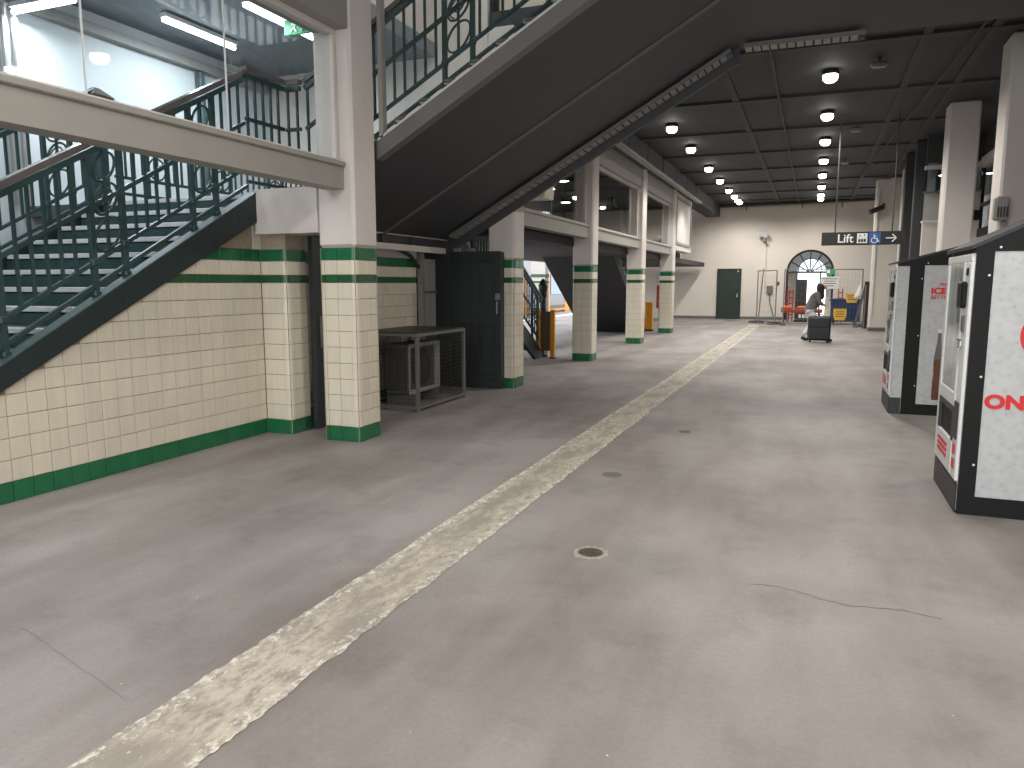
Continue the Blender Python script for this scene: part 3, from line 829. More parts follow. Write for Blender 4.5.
balustrade('stair_railing', 'ornate dark teal railing along the far side of the stairs', (-7.36, y1, s_top(y1)), (-7.36, y2, s_top(y2)), first=.40, wood=False)
balustrade('landing_railing', 'short level railing at the edge of the stair landing behind glass', (-5.33, 6.21, 2.49), (-5.33, 6.80, 2.49), first=9)
balustrade('landing_railing', 'short railing turning from the landing to the overhead stair', (-5.33, 6.84, 2.49), (-5.14, 6.84, 2.49), first=9)
balustrade('landing_railing', 'level railing along the far side of the landing above the steps', (-7.36, 6.40, 2.49), (-7.36, 9.9, 2.49), first=.45, wood=False, h_top=.82)
balustrade('overhead_stair_railing', 'near dark railing of the overhead stair behind sloping glass', (-5.12, 6.90, 2.50), (-1.3, 6.90, 2.50 + SL2 * 3.82), first=1.66, scroll_every=1.25)
balustrade('overhead_stair_railing', 'far dark railing of the overhead stair against pale wall', (-5.0, 10.2, 2.57), (-1.3, 10.2, 2.57 + SL2 * 3.7), first=.8, scroll_every=1.25)
# left newel with pyramid cap, standing on the landing
nw = thing('newel_post', 'brown newel post with pyramid cap behind the glass panes', 'newel post', (-7.4, 6.25, 2.45))
MB().bev(-7.47, -7.33, 6.18, 6.32, 2.45, 3.53, .015).build('shaft', M['teal'], nw)
mb = MB(); n_ = 0
for (hw, z) in ((.08, 3.53), (.13, 3.55), (.13, 3.59), (.03, 3.68)):
    mb.v += [(-7.4 - hw, 6.25 - hw, z), (-7.4 + hw, 6.25 - hw, z), (-7.4 + hw, 6.25 + hw, z), (-7.4 - hw, 6.25 + hw, z)]
for k in range(3):
    for i in range(4): mb.f.append((4 * k + i, 4 * k + (i + 1) % 4, 4 * k + 4 + (i + 1) % 4, 4 * k + 4 + i))
mb.f += [(3, 2, 1, 0), (12, 13, 14, 15)]
mb.build('cap', M['wood'], nw)

# ---- fluorescent battens and exit sign in the stair hall
def batten(label, p0, p1):
    p0, p1 = Vector(p0), Vector(p1); mid = (p0 + p1) / 2
    t = thing('fluorescent_light', label, 'ceiling light', mid, 'fluorescent lights above the stairs')
    dz = Vector((0, 0, .06))
    MB().bar(p0 + dz, p1 + dz, .11, .05).build('housing', M['whitep'], t)
    MB().tube([p0, p1], .028, 8).build('tube', M['tube'], t)
    d = (p1 - p0); an = math.atan2(d.y, d.x)
    add_lamp('AREA', 'lamp', t, mid - Vector((0, 0, .05)), TUBE_W, (.86, .94, 1.0), rot=(0, 0, an), shape='RECTANGLE', size=d.length, size_y=.08)
    return t
batten('fluorescent tube light over the landing, left of the exit sign', (-7.64, 7.5, 4.8), (-7.64, 8.74, 4.8))
batten('fluorescent tube light behind the green exit sign', (-6.36, 7.48, 4.8), (-6.36, 8.77, 4.8))
batten('fluorescent tube light at top left corner, set crosswise', (-8.40, 6.12, 4.55), (-7.45, 6.12, 4.55))
batten('added unseen tube light over the lower stairs', (-6.4, 3.6, 4.8), (-6.4, 4.85, 4.8))  # extra tube out of view, added to light the stair hall
es = thing('exit_sign', 'green illuminated running man exit sign hanging above the landing', 'exit sign', (-6.05, 8.0, 4.45))
MB().bev(-6.20, -5.84, 7.98, 8.02, 4.58, 4.76, .006).build('panel', M['exitgreen'], es)
EO = Vector((.03, 0, .06))
mb = MB(); mb.lathe([(.001, -.006), (.018, -.003), (.018, .003), (.001, .006)], -6.02, 7.97, 4.725, 10)
for a, b in (((-6.05, 4.65), (-6.08, 4.59)), ((-6.08, 4.59), (-6.04, 4.55)), ((-6.08, 4.59), (-6.14, 4.55)), ((-6.05, 4.64), (-5.99, 4.61)), ((-6.05, 4.64), (-6.11, 4.64))):
    mb.bar(Vector((a[0], 7.975, a[1])) + EO, Vector((b[0], 7.975, b[1])) + EO, .008, .018)
mb.bar((-5.93, 7.975, 4.60), (-5.93, 7.975, 4.74), .008, .03)
mb.build('pictogram', M['signwhite'], es)
mb = MB(); mb.tube([(-6.15, 8, 4.76), (-6.15, 8, 4.9)], .008, 6); mb.tube([(-5.9, 8, 4.76), (-5.9, 8, 4.9)], .008, 6); mb.build('hanger', M['greymetal'], es)
# conduit and post on the far stair wall
cd_ = thing('wall_conduit', 'pale conduit running along the top of the far stair wall', 'conduit', (-8.45, 8, 4.6))
MB().box(-8.5, -8.38, 5.4, 10.4, 4.62, 4.74).build('trunking', M['acwhite'], cd_)
cp_ = thing('wall_pipe', 'pair of vertical pipes on the far stair wall', 'pipe', (-8.42, 6.1, 2.45))
for dy in (0, .13): MB().tube([(-8.44, 6.02 + dy, 2.45), (-8.44, 6.02 + dy, 4.62)], .035, 8).build('pipe', M['acwhite'], cp_)
uc = thing('stair_wall_post', 'teal post standing against the far stair wall', 'post', (-8.42, 8.9, 2.45))
mb = MB(); mb.bev(-8.48, -8.38, 8.85, 8.95, 2.45, 4.6, .01); mb.bev(-8.49, -8.35, 8.82, 8.98, 2.45, 2.6, .01); mb.build('shaft', M['stringertop'], uc)
# unseen upper storey light, added to brighten the stairwell
t = thing('added_upper_light', 'added unseen fluorescent light above the overhead stair', 'ceiling light', (-3.4, 8.2, 7.9))
MB().box(-4.3, -2.5, 8.1, 8.3, 7.93, 8.0).build('housing', M['whitep'], t); MB().tube([(-4.3, 8.2, 7.9), (-2.5, 8.2, 7.9)], .03, 8).build('tube', M['tube'], t)
add_lamp('AREA', 'lamp', t, (-3.4, 8.2, 7.84), 60, (.95, .98, 1.0), shape='RECTANGLE', size=1.8, size_y=.2)

# ================================================================== LIGHTS OF THE HALL
def downlight():
    t = thing('downlight', 'x', 'ceiling light', (0, 0, 4.8), 'round downlights in the hall ceiling')
    MB().lathe([(.10, .05), (.125, .045), (.13, .06), (.13, .09), (.11, .10), (.11, .13)], 0, 0, 4.8, 16).build('housing', M['joist'], None)
    h = bpy.data.objects[COL.objects[-1].name]; h.parent = t
    for v in h.data.vertices: v.co.z -= 4.8
    l = MB().lathe([(.11, .045), (.112, .01), (.105, -.03), (.07, -.06), (.01, -.07)], 0, 0, 0, 16).build('lens', M['lens'], None); l.parent = t
    ldt = bpy.data.lights.new('lamp', 'SPOT'); ldt.energy = LAMP_W * 3.1; ldt.color = (1.0, .965, .91)
    ldt.spot_size = R(168); ldt.spot_blend = .6; ldt.shadow_soft_size = .12
    lo = bpy.data.objects.new('lamp', ldt); COL.objects.link(lo); lo.parent = t; lo.location = (0, 0, -.16)
    return t
proto = downlight()
ORD = ['nearest', 'second', 'third', 'fourth', 'fifth', 'sixth', 'seventh', 'eighth', 'ninth']
first = True
def put_light(x, y, label, z=4.8, power=None, cone=None):
    global first
    o = proto if first else copy_tree(proto)
    first = False
    o.location = (x, y, z); o['label'] = label
    if power:
        for c in o.children:
            if c.type == 'LIGHT':
                c.data = c.data.copy(); c.data.energy *= power
                if cone: c.data.spot_size = R(cone)
for i, y in enumerate([13.46, 16.5, 19.4, 22.4, 25.35, 28.3, 30.9, 32.3]):
    put_light(.08, y, '%s ceiling downlight of the row above the lift sign side' % ORD[i], 4.8, .62 if y < 24 else .38)
for i, y in enumerate([16.6, 19.3, 22.7, 25.5, 28.2, 30.2, 31.6, 32.4]):
    put_light(-2.97, y, '%s ceiling downlight of the row beside the tiled columns' % ORD[i], 4.8, .75 if y < 27 else .42, 122 if y < 27 else 168)
for (x, y, z, pw, lb) in ((.08, 3.6, 5.07, 1.05, 'front right'), (.08, .6, 5.07, .6, 'rear right'), (-2.4, 1.0, 5.07, .6, 'rear left'), (.08, -2.4, 5.07, .5, 'rearmost right'), (-2.97, -2.4, 5.07, .5, 'rearmost left')):
    put_light(x, y, '%s ceiling downlight above the foreground floor' % lb, z, pw)
for (x, y, lb) in ((.0, 7.35, 'left'), (1.6, 7.35, 'right')):  # unseen lamps added to brighten the floor below the landing
    put_light(x, y, '%s added out-of-view fill light under the black upper landing' % lb, 4.40, .33, 104)
# lights inside the mezzanine behind glass
md = MB().lathe([(.12, .04), (.13, .0), (.09, -.015), (.01, -.02)], 0, 0, 0, 14).mesh('lens', M['lens'])
mh = MB().lathe([(.15, .16), (.15, .005), (.125, -.002)], 0, 0, 0, 14).mesh('housing', M['joist'])
for i, (x, y, z) in enumerate(((-5.9, 14.9, 3.7), (-5.6, 17.3, 3.95), (-6.4, 20.0, 3.75), (-5.9, 21.0, 3.5))):
    t = thing('mezzanine_downlight', '%s downlight seen through the far mezzanine glass' % ('leftmost', 'highest', 'second leftmost', 'rightmost')[i], 'ceiling light', (x, y, z), 'downlights behind the mezzanine glass')
    inst('lens', md, t, (x, y, z)); inst('housing', mh, t, (x, y, z)); MB().tube([(x, y, z + .16), (x, y, 5.2)], .012, 6).build('stem', M['joist'], t)
# small ceiling fixtures beside the downlights
for i, (x, y) in enumerate(((.75, 13.0), (.68, 18.2), (.62, 22.9))):
    t = thing('emergency_light', '%s small grey box fixture beside the right row of downlights' % ORD[i], 'ceiling fixture', (x, y, 4.86), 'small grey boxes on the ceiling')
    MB().bev(x - .12, x + .12, y - .07, y + .07, 4.80, 4.86, .015).build('body', M['greymetal'], t); MB().bev(x - .09, x + .09, y - .05, y + .05, 4.775, 4.8, .01).build('diffuser', M['acwhite'], t)
    MB().box(x - .02, x + .02, y - .02, y + .02, 4.85, 4.92).build('bracket', M['joist'], t)

# ---- cable trays
def tray(label, A, B, w=.16, h=.07, step=.16, hang=False):
    A, B = Vector(A), Vector(B); t = thing('cable_tray', label, 'cable tray', A, 'grey cable trays')
    d = (B - A).normalized(); u = d.cross(Vector((0, 0, 1))).normalized(); v = u.cross(d)
    for s_ in (-1, 1): MB().bar(A + u * w / 2 * s_, B + u * w / 2 * s_, .012, h).build('side_rail', M['greymetal'], t)
    mb = MB(); mb.bar(Vector((0, 0, 0)) - d * .05, d * .05, .001, .001)
    L = (B - A).length; n = int(L / step)
    mb = MB(); mb.bar(-d * step * .39, d * step * .39, w * .9, .014)
    me = mb.mesh('tray_plate', M['tray'])
    for i in range(n): inst('tray_plate', me, t, A + d * (step * (i + .5)) - v * h * .4)
    if hang:
        for q in range(0, int(L) + 1, 2): pt = A + d * q; MB().box(pt.x - .008, pt.x + .008, pt.y - .008, pt.y + .008, pt.z, 4.92).build('hanger', M['joist'], t)
    return t
tray('grey cable tray climbing along the far edge of the overhead stair', (-5.0, 10.16, sof(-5.0) - .06), (-1.1, 10.16, sof(-1.1) - .06), w=.22, h=.05, step=.1)
tray('level grey cable tray at the edge of the upper landing', (-.95, 10.22, 4.48), (.42, 10.22, 4.48), w=.22, h=.05, step=.1)
tray('cable tray running along the top of the tiled column row', (-3.86, 12.5, 4.40), (-3.86, 27.5, 4.36), w=.12, step=.2, hang=True)
# pipe along the end wall
pp = thing('ceiling_pipe', 'dark pipe crossing below the ceiling in front of the end wall', 'pipe', (-1, 33.7, 4.8))
MB().tube([(-5.2, 33.7, 4.80), (-.6, 33.7, 4.84), (3.1, 33.7, 4.90)], .06, 8).build('pipe', M['darkmetal'], pp)
for x in (-4.2, -2.8, -.6, .9, 2.3): MB().box(x - .02, x + .02, 33.66, 33.74, 4.6, 4.92).build('hanger', M['darkmetal'], pp)
pp = thing('ceiling_conduit', 'thin conduit running lengthwise under the black ceiling', 'conduit', (-1.0, 20, 4.85))
MB().tube([(-.75, 10.5, 4.84), (-.75, 34.2, 4.84)], .02, 6).build('pipe', M['joist'], pp)
pp = thing('ceiling_conduit', 'diagonal conduit under the black ceiling near the right columns', 'conduit', (1.5, 20, 4.85))
MB().tube([(1.9, 10.5, 4.83), (1.0, 30.2, 4.83)], .016, 6).build('pipe', M['joist'], pp)

# ================================================================== ALCOVE
d3 = sroot('door_3', 'black green panelled cupboard doors between the first two columns', 'door', (-4.75, 10.25, 0))
MB().box(-5.5, -4.26, 10.26, 10.36, 0, 2.02).build('backing', M['black'], d3)
def leaf(x0, x1, panels):
    l = MB().bev(x0, x1, 10.21, 10.26, .02, 2.03, .006).build('door_leaf', M['doorblack'], d3)
    for (a, b, c, d) in panels:
        mb = MB(); mb.box(a, b, 10.195, 10.21, c, c + .03); mb.box(a, b, 10.195, 10.21, d - .03, d); mb.box(a, a + .03, 10.195, 10.21, c + .03, d - .03); mb.box(b - .03, b, 10.195, 10.21, c + .03, d - .03)
        mb.build('panel_moulding', M['doorblack'], l)
        MB().bev(a + .06, b - .06, 10.198, 10.215, c + .06, d - .06, .008).build('raised_panel', M['doorblack'], l)
    return l
leaf(-5.46, -5.09, [])
leaf(-5.08, -4.25, [(-5.0, -4.72, .16, 1.0), (-4.64, -4.34, .16, 1.0), (-5.0, -4.72, 1.2, 1.95), (-4.64, -4.34, 1.2, 1.95)])
mb = MB(); mb.bev(-4.33, -4.26, 10.17, 10.21, 1.32, 1.42, .01); mb.tube([(-4.295, 10.16, 1.3), (-4.295, 10.16, 1.12)], .012, 6); mb.build('hasp', M['galv'], d3)
for x in (-4.95, -4.72): MB().bev(x - .05, x + .05, 10.17, 10.25, 2.03, 2.08, .008).build('top_bolt', M['galv'], d3)
t = thing('timber_post', 'weathered timber post at the end of the dim tiled wall', 'post', (-5.26, 9.63, 0))
MB().bev(-5.30, -5.22, 9.61, 9.69, 0, 2.08, .008).build('shaft', M['wood2'], t); MB().bev(-5.32, -5.19, 9.59, 9.71, 0, .1, .01).build('foot', M['wood2'], t)
t = thing('white_sheet_panel', 'pale ribbed sheet panel beside the timber post', 'panel', (-5.28, 9.9, 0))
MB().box(-5.31, -5.29, 9.72, 10.15, .9, 1.92).build('sheet', M['acwhite'], t)
for k in range(6): MB().bev(-5.295, -5.28, 9.75 + .07 * k, 9.78 + .07 * k, .92, 1.9, .004).build('rib', M['acwhite'], t)
MB().box(-5.312, -5.27, 9.71, 10.16, 1.42, 1.45).build('batten', M['greymetal'], t)
MB().bev(-5.31, -5.27, 9.72, 10.15, 0, .9, .006).build('lower_board', M['black'], t)
t = thing('bent_pipe', 'dark bent pipe under the landing above the tiled alcove', 'pipe', (-5.2, 8.6, 2.0))
MB().tube([(-5.24, 7.6, 2.06), (-5.24, 8.4, 2.08), (-5.24, 8.9, 2.04), (-5.24, 9.3, 1.95), (-5.24, 9.55, 1.8)], .028, 8).build('pipe', M['darkmetal'], t)

# cage with air conditioner
cg = thing('steel_cage', 'grey steel mesh cage standing around the air conditioner', 'cage', (-4.85, 8.65, 0))
x0, x1, ya, yb, zt = -5.26, -4.43, 8.0, 9.3, .96
def bar_(p, q, nm='frame_bar', w=.035): MB().bar(p, q, w, w).build(nm, M['greymetal'], cg)
for x in (x0, x1):
    for y in (ya, yb): bar_((x, y, .0), (x, y, zt), 'frame_post', .04)
for z in (.05, zt - .02):
    bar_((x0, ya, z), (x1, ya, z)); bar_((x0, yb, z), (x1, yb, z)); bar_((x0, ya, z), (x0, yb, z)); bar_((x1, ya, z), (x1, yb, z))
mb = MB(); k = 0
for i in range(1, 26): mb.bar((x1, ya + i * .05, .05), (x1, ya + i * .05, zt - .03), .003, .003)
for i in range(1, 18): mb.bar((x1, ya, .05 + i * .05), (x1, yb, .05 + i * .05), .003, .003)
for i in range(1, 16): mb.bar((x0 + i * .05, ya, .05), (x0 + i * .05, ya, zt - .03), .003, .003)
for i in range(1, 18): mb.bar((x0, ya, .05 + i * .05), (x1, ya, .05 + i * .05), .003, .003)
mb.build('wire_mesh', M['darkmetal'], cg)['kind'] = 'stuff'
MB().box(x0, x1, ya, yb, zt, zt + .012).build('top_sheet', M['darkmetal'], cg)
ac = thing('air_conditioner', 'white outdoor air conditioner unit inside the steel cage', 'air conditioner', (-4.88, 8.7, 0))
MB().bev(-5.06, -4.72, 8.28, 9.12, .16, .80, .02).build('casing', M['acgrey'], ac)
MB().lathe([(.25, 0), (.25, .012), (.21, .012), (.21, .004)], 0, 0, 0, 28).build('fan_ring', M['darkmetal'], None)
fr = bpy.data.objects['fan_ring']; fr.parent = ac; fr.location = Vector((-4.72, 8.62, .48)) - root_loc(ac); fr.rotation_euler = (0, R(90), 0)
mb = MB()
for k in range(-8, 9): mb.tube([(-4.705, 8.30, .48 + k * .03), (-4.705, 8.95, .48 + k * .03)], .004, 4)
for k in range(8): mb.tube([(-4.703, 8.33 + k * .085, .22), (-4.703, 8.33 + k * .085, .74)], .004, 4)
mb.build('fan_grille', M['darkmetal'], ac)
mb = MB()
for k in range(9): mb.box(-5.02 + k * .032, -5.004 + k * .032, 8.272, 8.282, .2, .76)
mb.build('side_grille', M['darkmetal'], ac)
MB().bev(-4.735, -4.70, 8.98, 9.12, .16, .8, .01).build('service_panel', M['acwhite'], ac)
mb = MB(); mb.box(-4.722, -4.705, 8.28, 8.98, .16, .21); mb.box(-4.722, -4.705, 8.28, 8.98, .75, .80); mb.box(-4.722, -4.705, 8.28, 8.32, .21, .75)
mb.build('front_bezel', M['acwhite'], ac)
for y in (8.4, 9.0): MB().box(-5.1, -4.68, y - .03, y + .03, 0, .16).build('foot', M['greymetal'], ac)

# ================================================================== FAR LEFT: OTHER STAIRS, POSTS, TRAIN
def s2(y): return 2.45 - .545 * (y - 10.6)
t = thing('lower_staircase', 'dark staircase reaching the floor behind the second column', 'staircase', (-6.3, 13, 0))
for xa, xb in ((-5.36, -5.28), (-7.4, -7.32)):
    MB().prism([(10.62, s2(10.62) - .24), (10.62, s2(10.62) + .04), (15.0, .1), (15.0, 0), (14.6, 0)], 'x', xa, xb).build('stringer', M['stringer'], t)
tm = MB().box(-7.32, -5.36, 0, .30, -.03, 0).mesh('tread', M['tread']); rm = MB().box(-7.32, -5.36, .285, .3, -RISE, -.03).mesh('riser', M['riser'])
for i in range(15):
    y = 10.62 + RUN * i; z = 2.45 - RISE * (i + 1) + RISE
    inst('tread', tm, t, (0, y, z)); inst('riser', rm, t, (0, y, z))
balustrade('lower_stair_railing', 'dark railing of the stair foot beside the yellow posts', (-5.32, 15.0, .06), (-5.32, 10.8, s2(10.8) + .04), first=.25, wood=False)
nw = thing('newel_post', 'dark iron newel post with finial behind the yellow posts', 'newel post', (-5.32, 15.1, 0))
MB().lathe([(.11, 0), (.11, .15), (.07, .2), (.06, .9), (.075, 1.0), (.06, 1.05), (.06, 1.25), (.09, 1.3), (.07, 1.34), (.095, 1.45), (.1, 1.52), (.06, 1.6), (.02, 1.66)], -5.32, 15.1, 0, 12).build('shaft', M['stringer'], nw)
yb_ = thing('yellow_barrier', 'pair of yellow posts with a brown board between them', 'barrier', (-5.2, 14.9, 0))
for x in (-5.33, -5.02):
    MB().bev(x - .045, x + .045, 14.83, 14.92, 0, 1.02, .012).build('post', M['orange'], yb_); MB().bev(x - .06, x + .06, 14.815, 14.935, 0, .03, .008).build('foot_plate', M['darkmetal'], yb_)
MB().bev(-5.28, -5.07, 14.86, 14.89, .16, .98, .006).build('board', M['brown'], yb_)
MB().box(-5.2, -5.13, 14.85, 14.858, .08, .16).build('label_plate', M['whitep'], yb_)
# second dark stair (underside facing the camera)
t = thing('dark_staircase', 'black underside of a staircase between third and fourth columns', 'staircase', (-6, 21.8, 0))
def s3(y): return 2.32 - .575 * (y - 19.69)
MB().prism([(19.5, s3(19.5)), (23.75, 0), (24.05, 0), (24.05, .12), (19.5, s3(19.5) + .28)], 'x', -7.0, -4.98).build('soffit', M['deepblack'], t)
tm = MB().box(-7.0, -4.98, 0, .28, .26, .30).mesh('tread', M['tread'])
for i in range(14): inst('tread', tm, t, (0, 19.6 + .29 * i, max(-.15, s3(19.6 + .29 * i))))
balustrade('dark_stair_railing', 'dark railing on the stair between third and fourth columns', (-5.03, 23.9, .2), (-5.03, 19.7, s3(19.7) + .3), first=.3, wood=False)
yp = thing('orange_post', 'orange post standing left of the farthest tiled column', 'post', (-4.98, 24.6, 0))
MB().bev(-5.1, -4.86, 24.55, 24.70, 0, .95, .015).build('shaft', M['orange'], yp); MB().bev(-5.12, -4.84, 24.53, 24.72, 0, .06, .01).build('foot', M['darkmetal'], yp)
nw = thing('newel_post', 'dark iron newel post beside the farthest tiled column', 'newel post', (-5.2, 24.3, 0))
MB().lathe([(.12, 0), (.12, .15), (.08, .2), (.07, 1.0), (.09, 1.1), (.07, 1.15), (.09, 1.4), (.1, 1.5), (.05, 1.62)], -5.2, 24.3, 0, 12).build('shaft', M['stringer'], nw)
rs = thing('red_sign_post', 'small red sign on a pole behind the orange post', 'sign', (-4.75, 24.9, 0))
MB().tube([(-4.72, 24.9, 0), (-4.72, 24.9, 1.5)], .02, 6).build('pole', M['greymetal'], rs); MB().bev(-4.8, -4.64, 24.87, 24.89, .75, 1.5, .006).build('panel', M['redstuff'], rs)
wt = thing('platform_column', 'distant white platform column with green band seen under the stairs', 'column', (-10.0, 28.0, 0))
MB().bev(-10.3, -9.7, 27.8, 28.2, 0, 3.9, .02).build('shaft', M['plaster'], wt); MB().box(-10.31, -9.69, 27.79, 28.21, 1.79, 1.91).build('green_band', M['dgreen'], wt); MB().box(-10.31, -9.69, 27.79, 28.21, 1.57, 1.65).build('green_band', M['dgreen'], wt)
tr = thing('train', 'silver train carriage with blue windows and yellow door seen past the columns', 'train', (-14.5, 42, 0))
mb = MB(); mb.prism([(-15.9, -.25), (-13.0, -.25), (-12.85, .4), (-12.9, 2.1), (-13.3, 3.0), (-14.4, 3.3), (-15.9, 3.2)], 'y', 26, 62); mb.build('body', M['train'], tr)
wm = MB().bev(-12.9, -12.84, 0, 2.3, .95, 2.05, .02).mesh('window_pane', M['trainglass'])
for k in range(10): inst('window_pane', wm, tr, (0, 27.2 + k * 3.5, 0))
dm = MB().bev(-12.9, -12.83, 0, .95, -.1, 2.1, .02).mesh('door', M['trainyellow'])
for k in range(10): inst('door', dm, tr, (0, 29.6 + k * 3.5, 0))
MB().box(-12.88, -12.82, 26, 62, .1, .22).build('stripe', M['trainyellow'], tr)
ln = MB(); ln.box(-11.5, -11.2, 12, 60, 0, .004)
struct(ln.build('trim_2', M['signwhite']), 'white platform edge line', 'floor line')

# ================================================================== RIGHT SIDE
wr = MB(); wr.box(2.8, 3.0, -6, 11.5, 0, 5.2); wr.box(6.0, 6.2, -6, 34.6, 0, 5.4)
struct(wr.build('wall_right', M['plaster']), 'pale right side wall behind the vending kiosks', 'wall')
wr = MB(); wr.box(3.4, 3.6, 11.5, 27.5, 0, 2.6); wr.box(2.8, 3.6, 11.4, 11.5, 0, 4.92)
struct(wr.build('wall_right_low', M['plaster']), 'low pale wall set back behind the right columns', 'wall')
wr = MB(); wr.box(3.4, 3.6, 11.5, 27.5, 4.35, 4.92)
struct(wr.build('wall_right_head', M['joist']), 'dark head above the right glazing', 'wall')
gz = sroot('window_2', 'glazed partition with dark mullions set back behind the right columns', 'window', (3.5, 19, 2.6))
MB().box(3.37, 3.55, 11.5, 27.5, 2.6, 2.78).build('dark_sill', M['kblack'], gz)
MB().box(3.35, 3.57, 11.5, 27.5, 4.18, 4.35).build('head_rail', M['plaster'], gz)
MB().box(3.43, 3.53, 11.5, 27.5, 3.30, 3.36).build('transom', M['darkmetal'], gz)
mu_ = MB().box(3.43, 3.53, -.03, .03, 2.78, 4.18).mesh('mullion', M['darkmetal']); pn = MB().box(3.475, 3.485, .03, 2.17, 2.78, 4.18).mesh('pane', M['glassdim'])
for k in range(7): inst('mullion', mu_, gz, (0, 11.6 + 2.2 * k, 0)); inst('pane', pn, gz, (0, 11.6 + 2.2 * k, 0))
wr = MB(); wr.box(2.27, 3.4, 20.0, 20.15, 0, 2.95); 
struct(wr.build('wall_cross', M['plaster']), 'pale cross wall seen between the right columns', 'wall')
wr = MB(); wr.box(2.27, 3.4, 20.0, 20.15, 4.30, 4.92)
struct(wr.build('wall_cross_head', M['joist']), 'dark head above the cross wall glazing', 'wall')
gz = sroot('window_8', 'frosted glazing with pale rails above the cross wall', 'window', (2.8, 20.05, 2.95))
MB().box(2.25, 3.4, 19.96, 20.17, 4.16, 4.24).build('head_rail', M['plaster'], gz); MB().box(2.25, 3.4, 19.96, 20.17, 2.95, 3.0).build('sill_rail', M['plaster'], gz); MB().box(2.25, 3.4, 19.98, 20.12, 3.62, 3.66).build('transom', M['greymetal'], gz)
for a, b in ((2.27, 2.84), (2.86, 3.40)):
    MB().box(a, b, 20.05, 20.06, 3.0, 3.62).build('frosted_pane', M['frostglass'], gz); MB().box(a, b, 20.05, 20.06, 3.66, 4.16).build('pane', M['glassdim'], gz)
MB().box(2.84, 2.86, 20.0, 20.1, 3.0, 4.16).build('mullion', M['darkmetal'], gz)
MB().box(3.0, 3.4, 19.92, 19.97, 2.98, 3.2).build('dark_vent', M['kblack'], gz)
RL = ['massive pale column at the right edge, behind the near vending kiosk', 'pale square column rising behind the far vending kiosk', 'thin distant pale column above the lift sign arrow']
for i, (y, x0_, w) in enumerate(((12.35, 2.32, .60), (16.55, 2.20, .52), (25.4, 2.30, .40))):
    t = thing('pale_column', RL[i], 'column', (x0_ + w / 2, y + w / 2, 0), 'pale columns of the right row')
    MB().bev(x0_, x0_ + w, y, y + w, 0, 4.92, .03).build('shaft', M['plaster'], t)
    MB().bev(x0_ - .02, x0_ + w + .02, y - .02, y + w + .02, 0, .15, .01).build('plinth', M['greymetal'], t)
for i, (x, y) in enumerate(((2.25, 20.8), (2.2, 22.6))):
    t = thing('dark_post', '%s dark steel post rising right of the lift sign' % ('right', 'left')[i], 'post', (x, y, 0), 'dark posts by the right partition')
    MB().bev(x - .13, x + .13, y - .13, y + .13, 0, 4.92, .02).build('shaft', M['joist'], t); MB().bev(x - .18, x + .18, y - .18, y + .18, 0, .04, .01).build('base_plate', M['joist'], t)
pl = thing('end_pillar', 'wide white pillar standing right of the arched window', 'pillar', (2.15, 27.7, 0))
MB().bev(1.74, 2.6, 27.4, 28.1, 0, 4.92, .03).build('shaft', M['wallback'], pl); MB().bev(1.72, 2.62, 27.38, 28.12, 0, .12, .01).build('plinth', M['greymetal'], pl)
MB().tube([(1.80, 27.37, .5), (1.80, 27.37, 4.6)], .03, 8).build('conduit', M['whitep'], pl)
# loud speaker on the near right column
sp = thing('wall_speaker', 'small grey bracketed speaker box on the massive right column', 'speaker', (2.25, 12.3, 2.3))
MB().bev(2.24, 2.42, 12.16, 12.34, 2.42, 2.74, .03).build('housing', M['acwhite'], sp)
for k in range(4): MB().bev(2.275 + .035 * k, 2.295 + .035 * k, 12.15, 12.17, 2.46, 2.6, .004).build('vent_slot', M['darkmetal'], sp)
MB().bev(2.33, 2.41, 12.2, 12.35, 2.25, 2.42, .02).build('bracket', M['acwhite'], sp)
# camera on end pillar
cc = thing('security_camera', 'dark security camera on the white pillar above the lift sign', 'camera', (1.7, 27.2, 4.0))
MB().tube([(1.55, 27.05, 3.82), (1.95, 27.2, 3.98)], .08, 8).build('body', M['darkmetal'], cc); MB().bar((1.9, 27.2, 3.96), (1.98, 27.4, 4.1), .05, .05).build('bracket', M['darkmetal'], cc)
# interior lights of room behind right glass
for i, (x, y) in enumerate(((2.95, 22.4), (4.4, 17.5), (4.8, 15.5))):
    t = thing('shop_downlight', '%s downlight behind the right glazed partition' % ('farthest', 'middle', 'nearest')[i], 'ceiling light', (x, y, 4.3), 'downlights behind the right partition')
    inst('lens', md, t, (x, y, 4.3)); inst('housing', mh, t, (x, y, 4.3)); MB().tube([(x, y, 4.46), (x, y, 5.2)], .012, 6).build('stem', M['joist'], t)

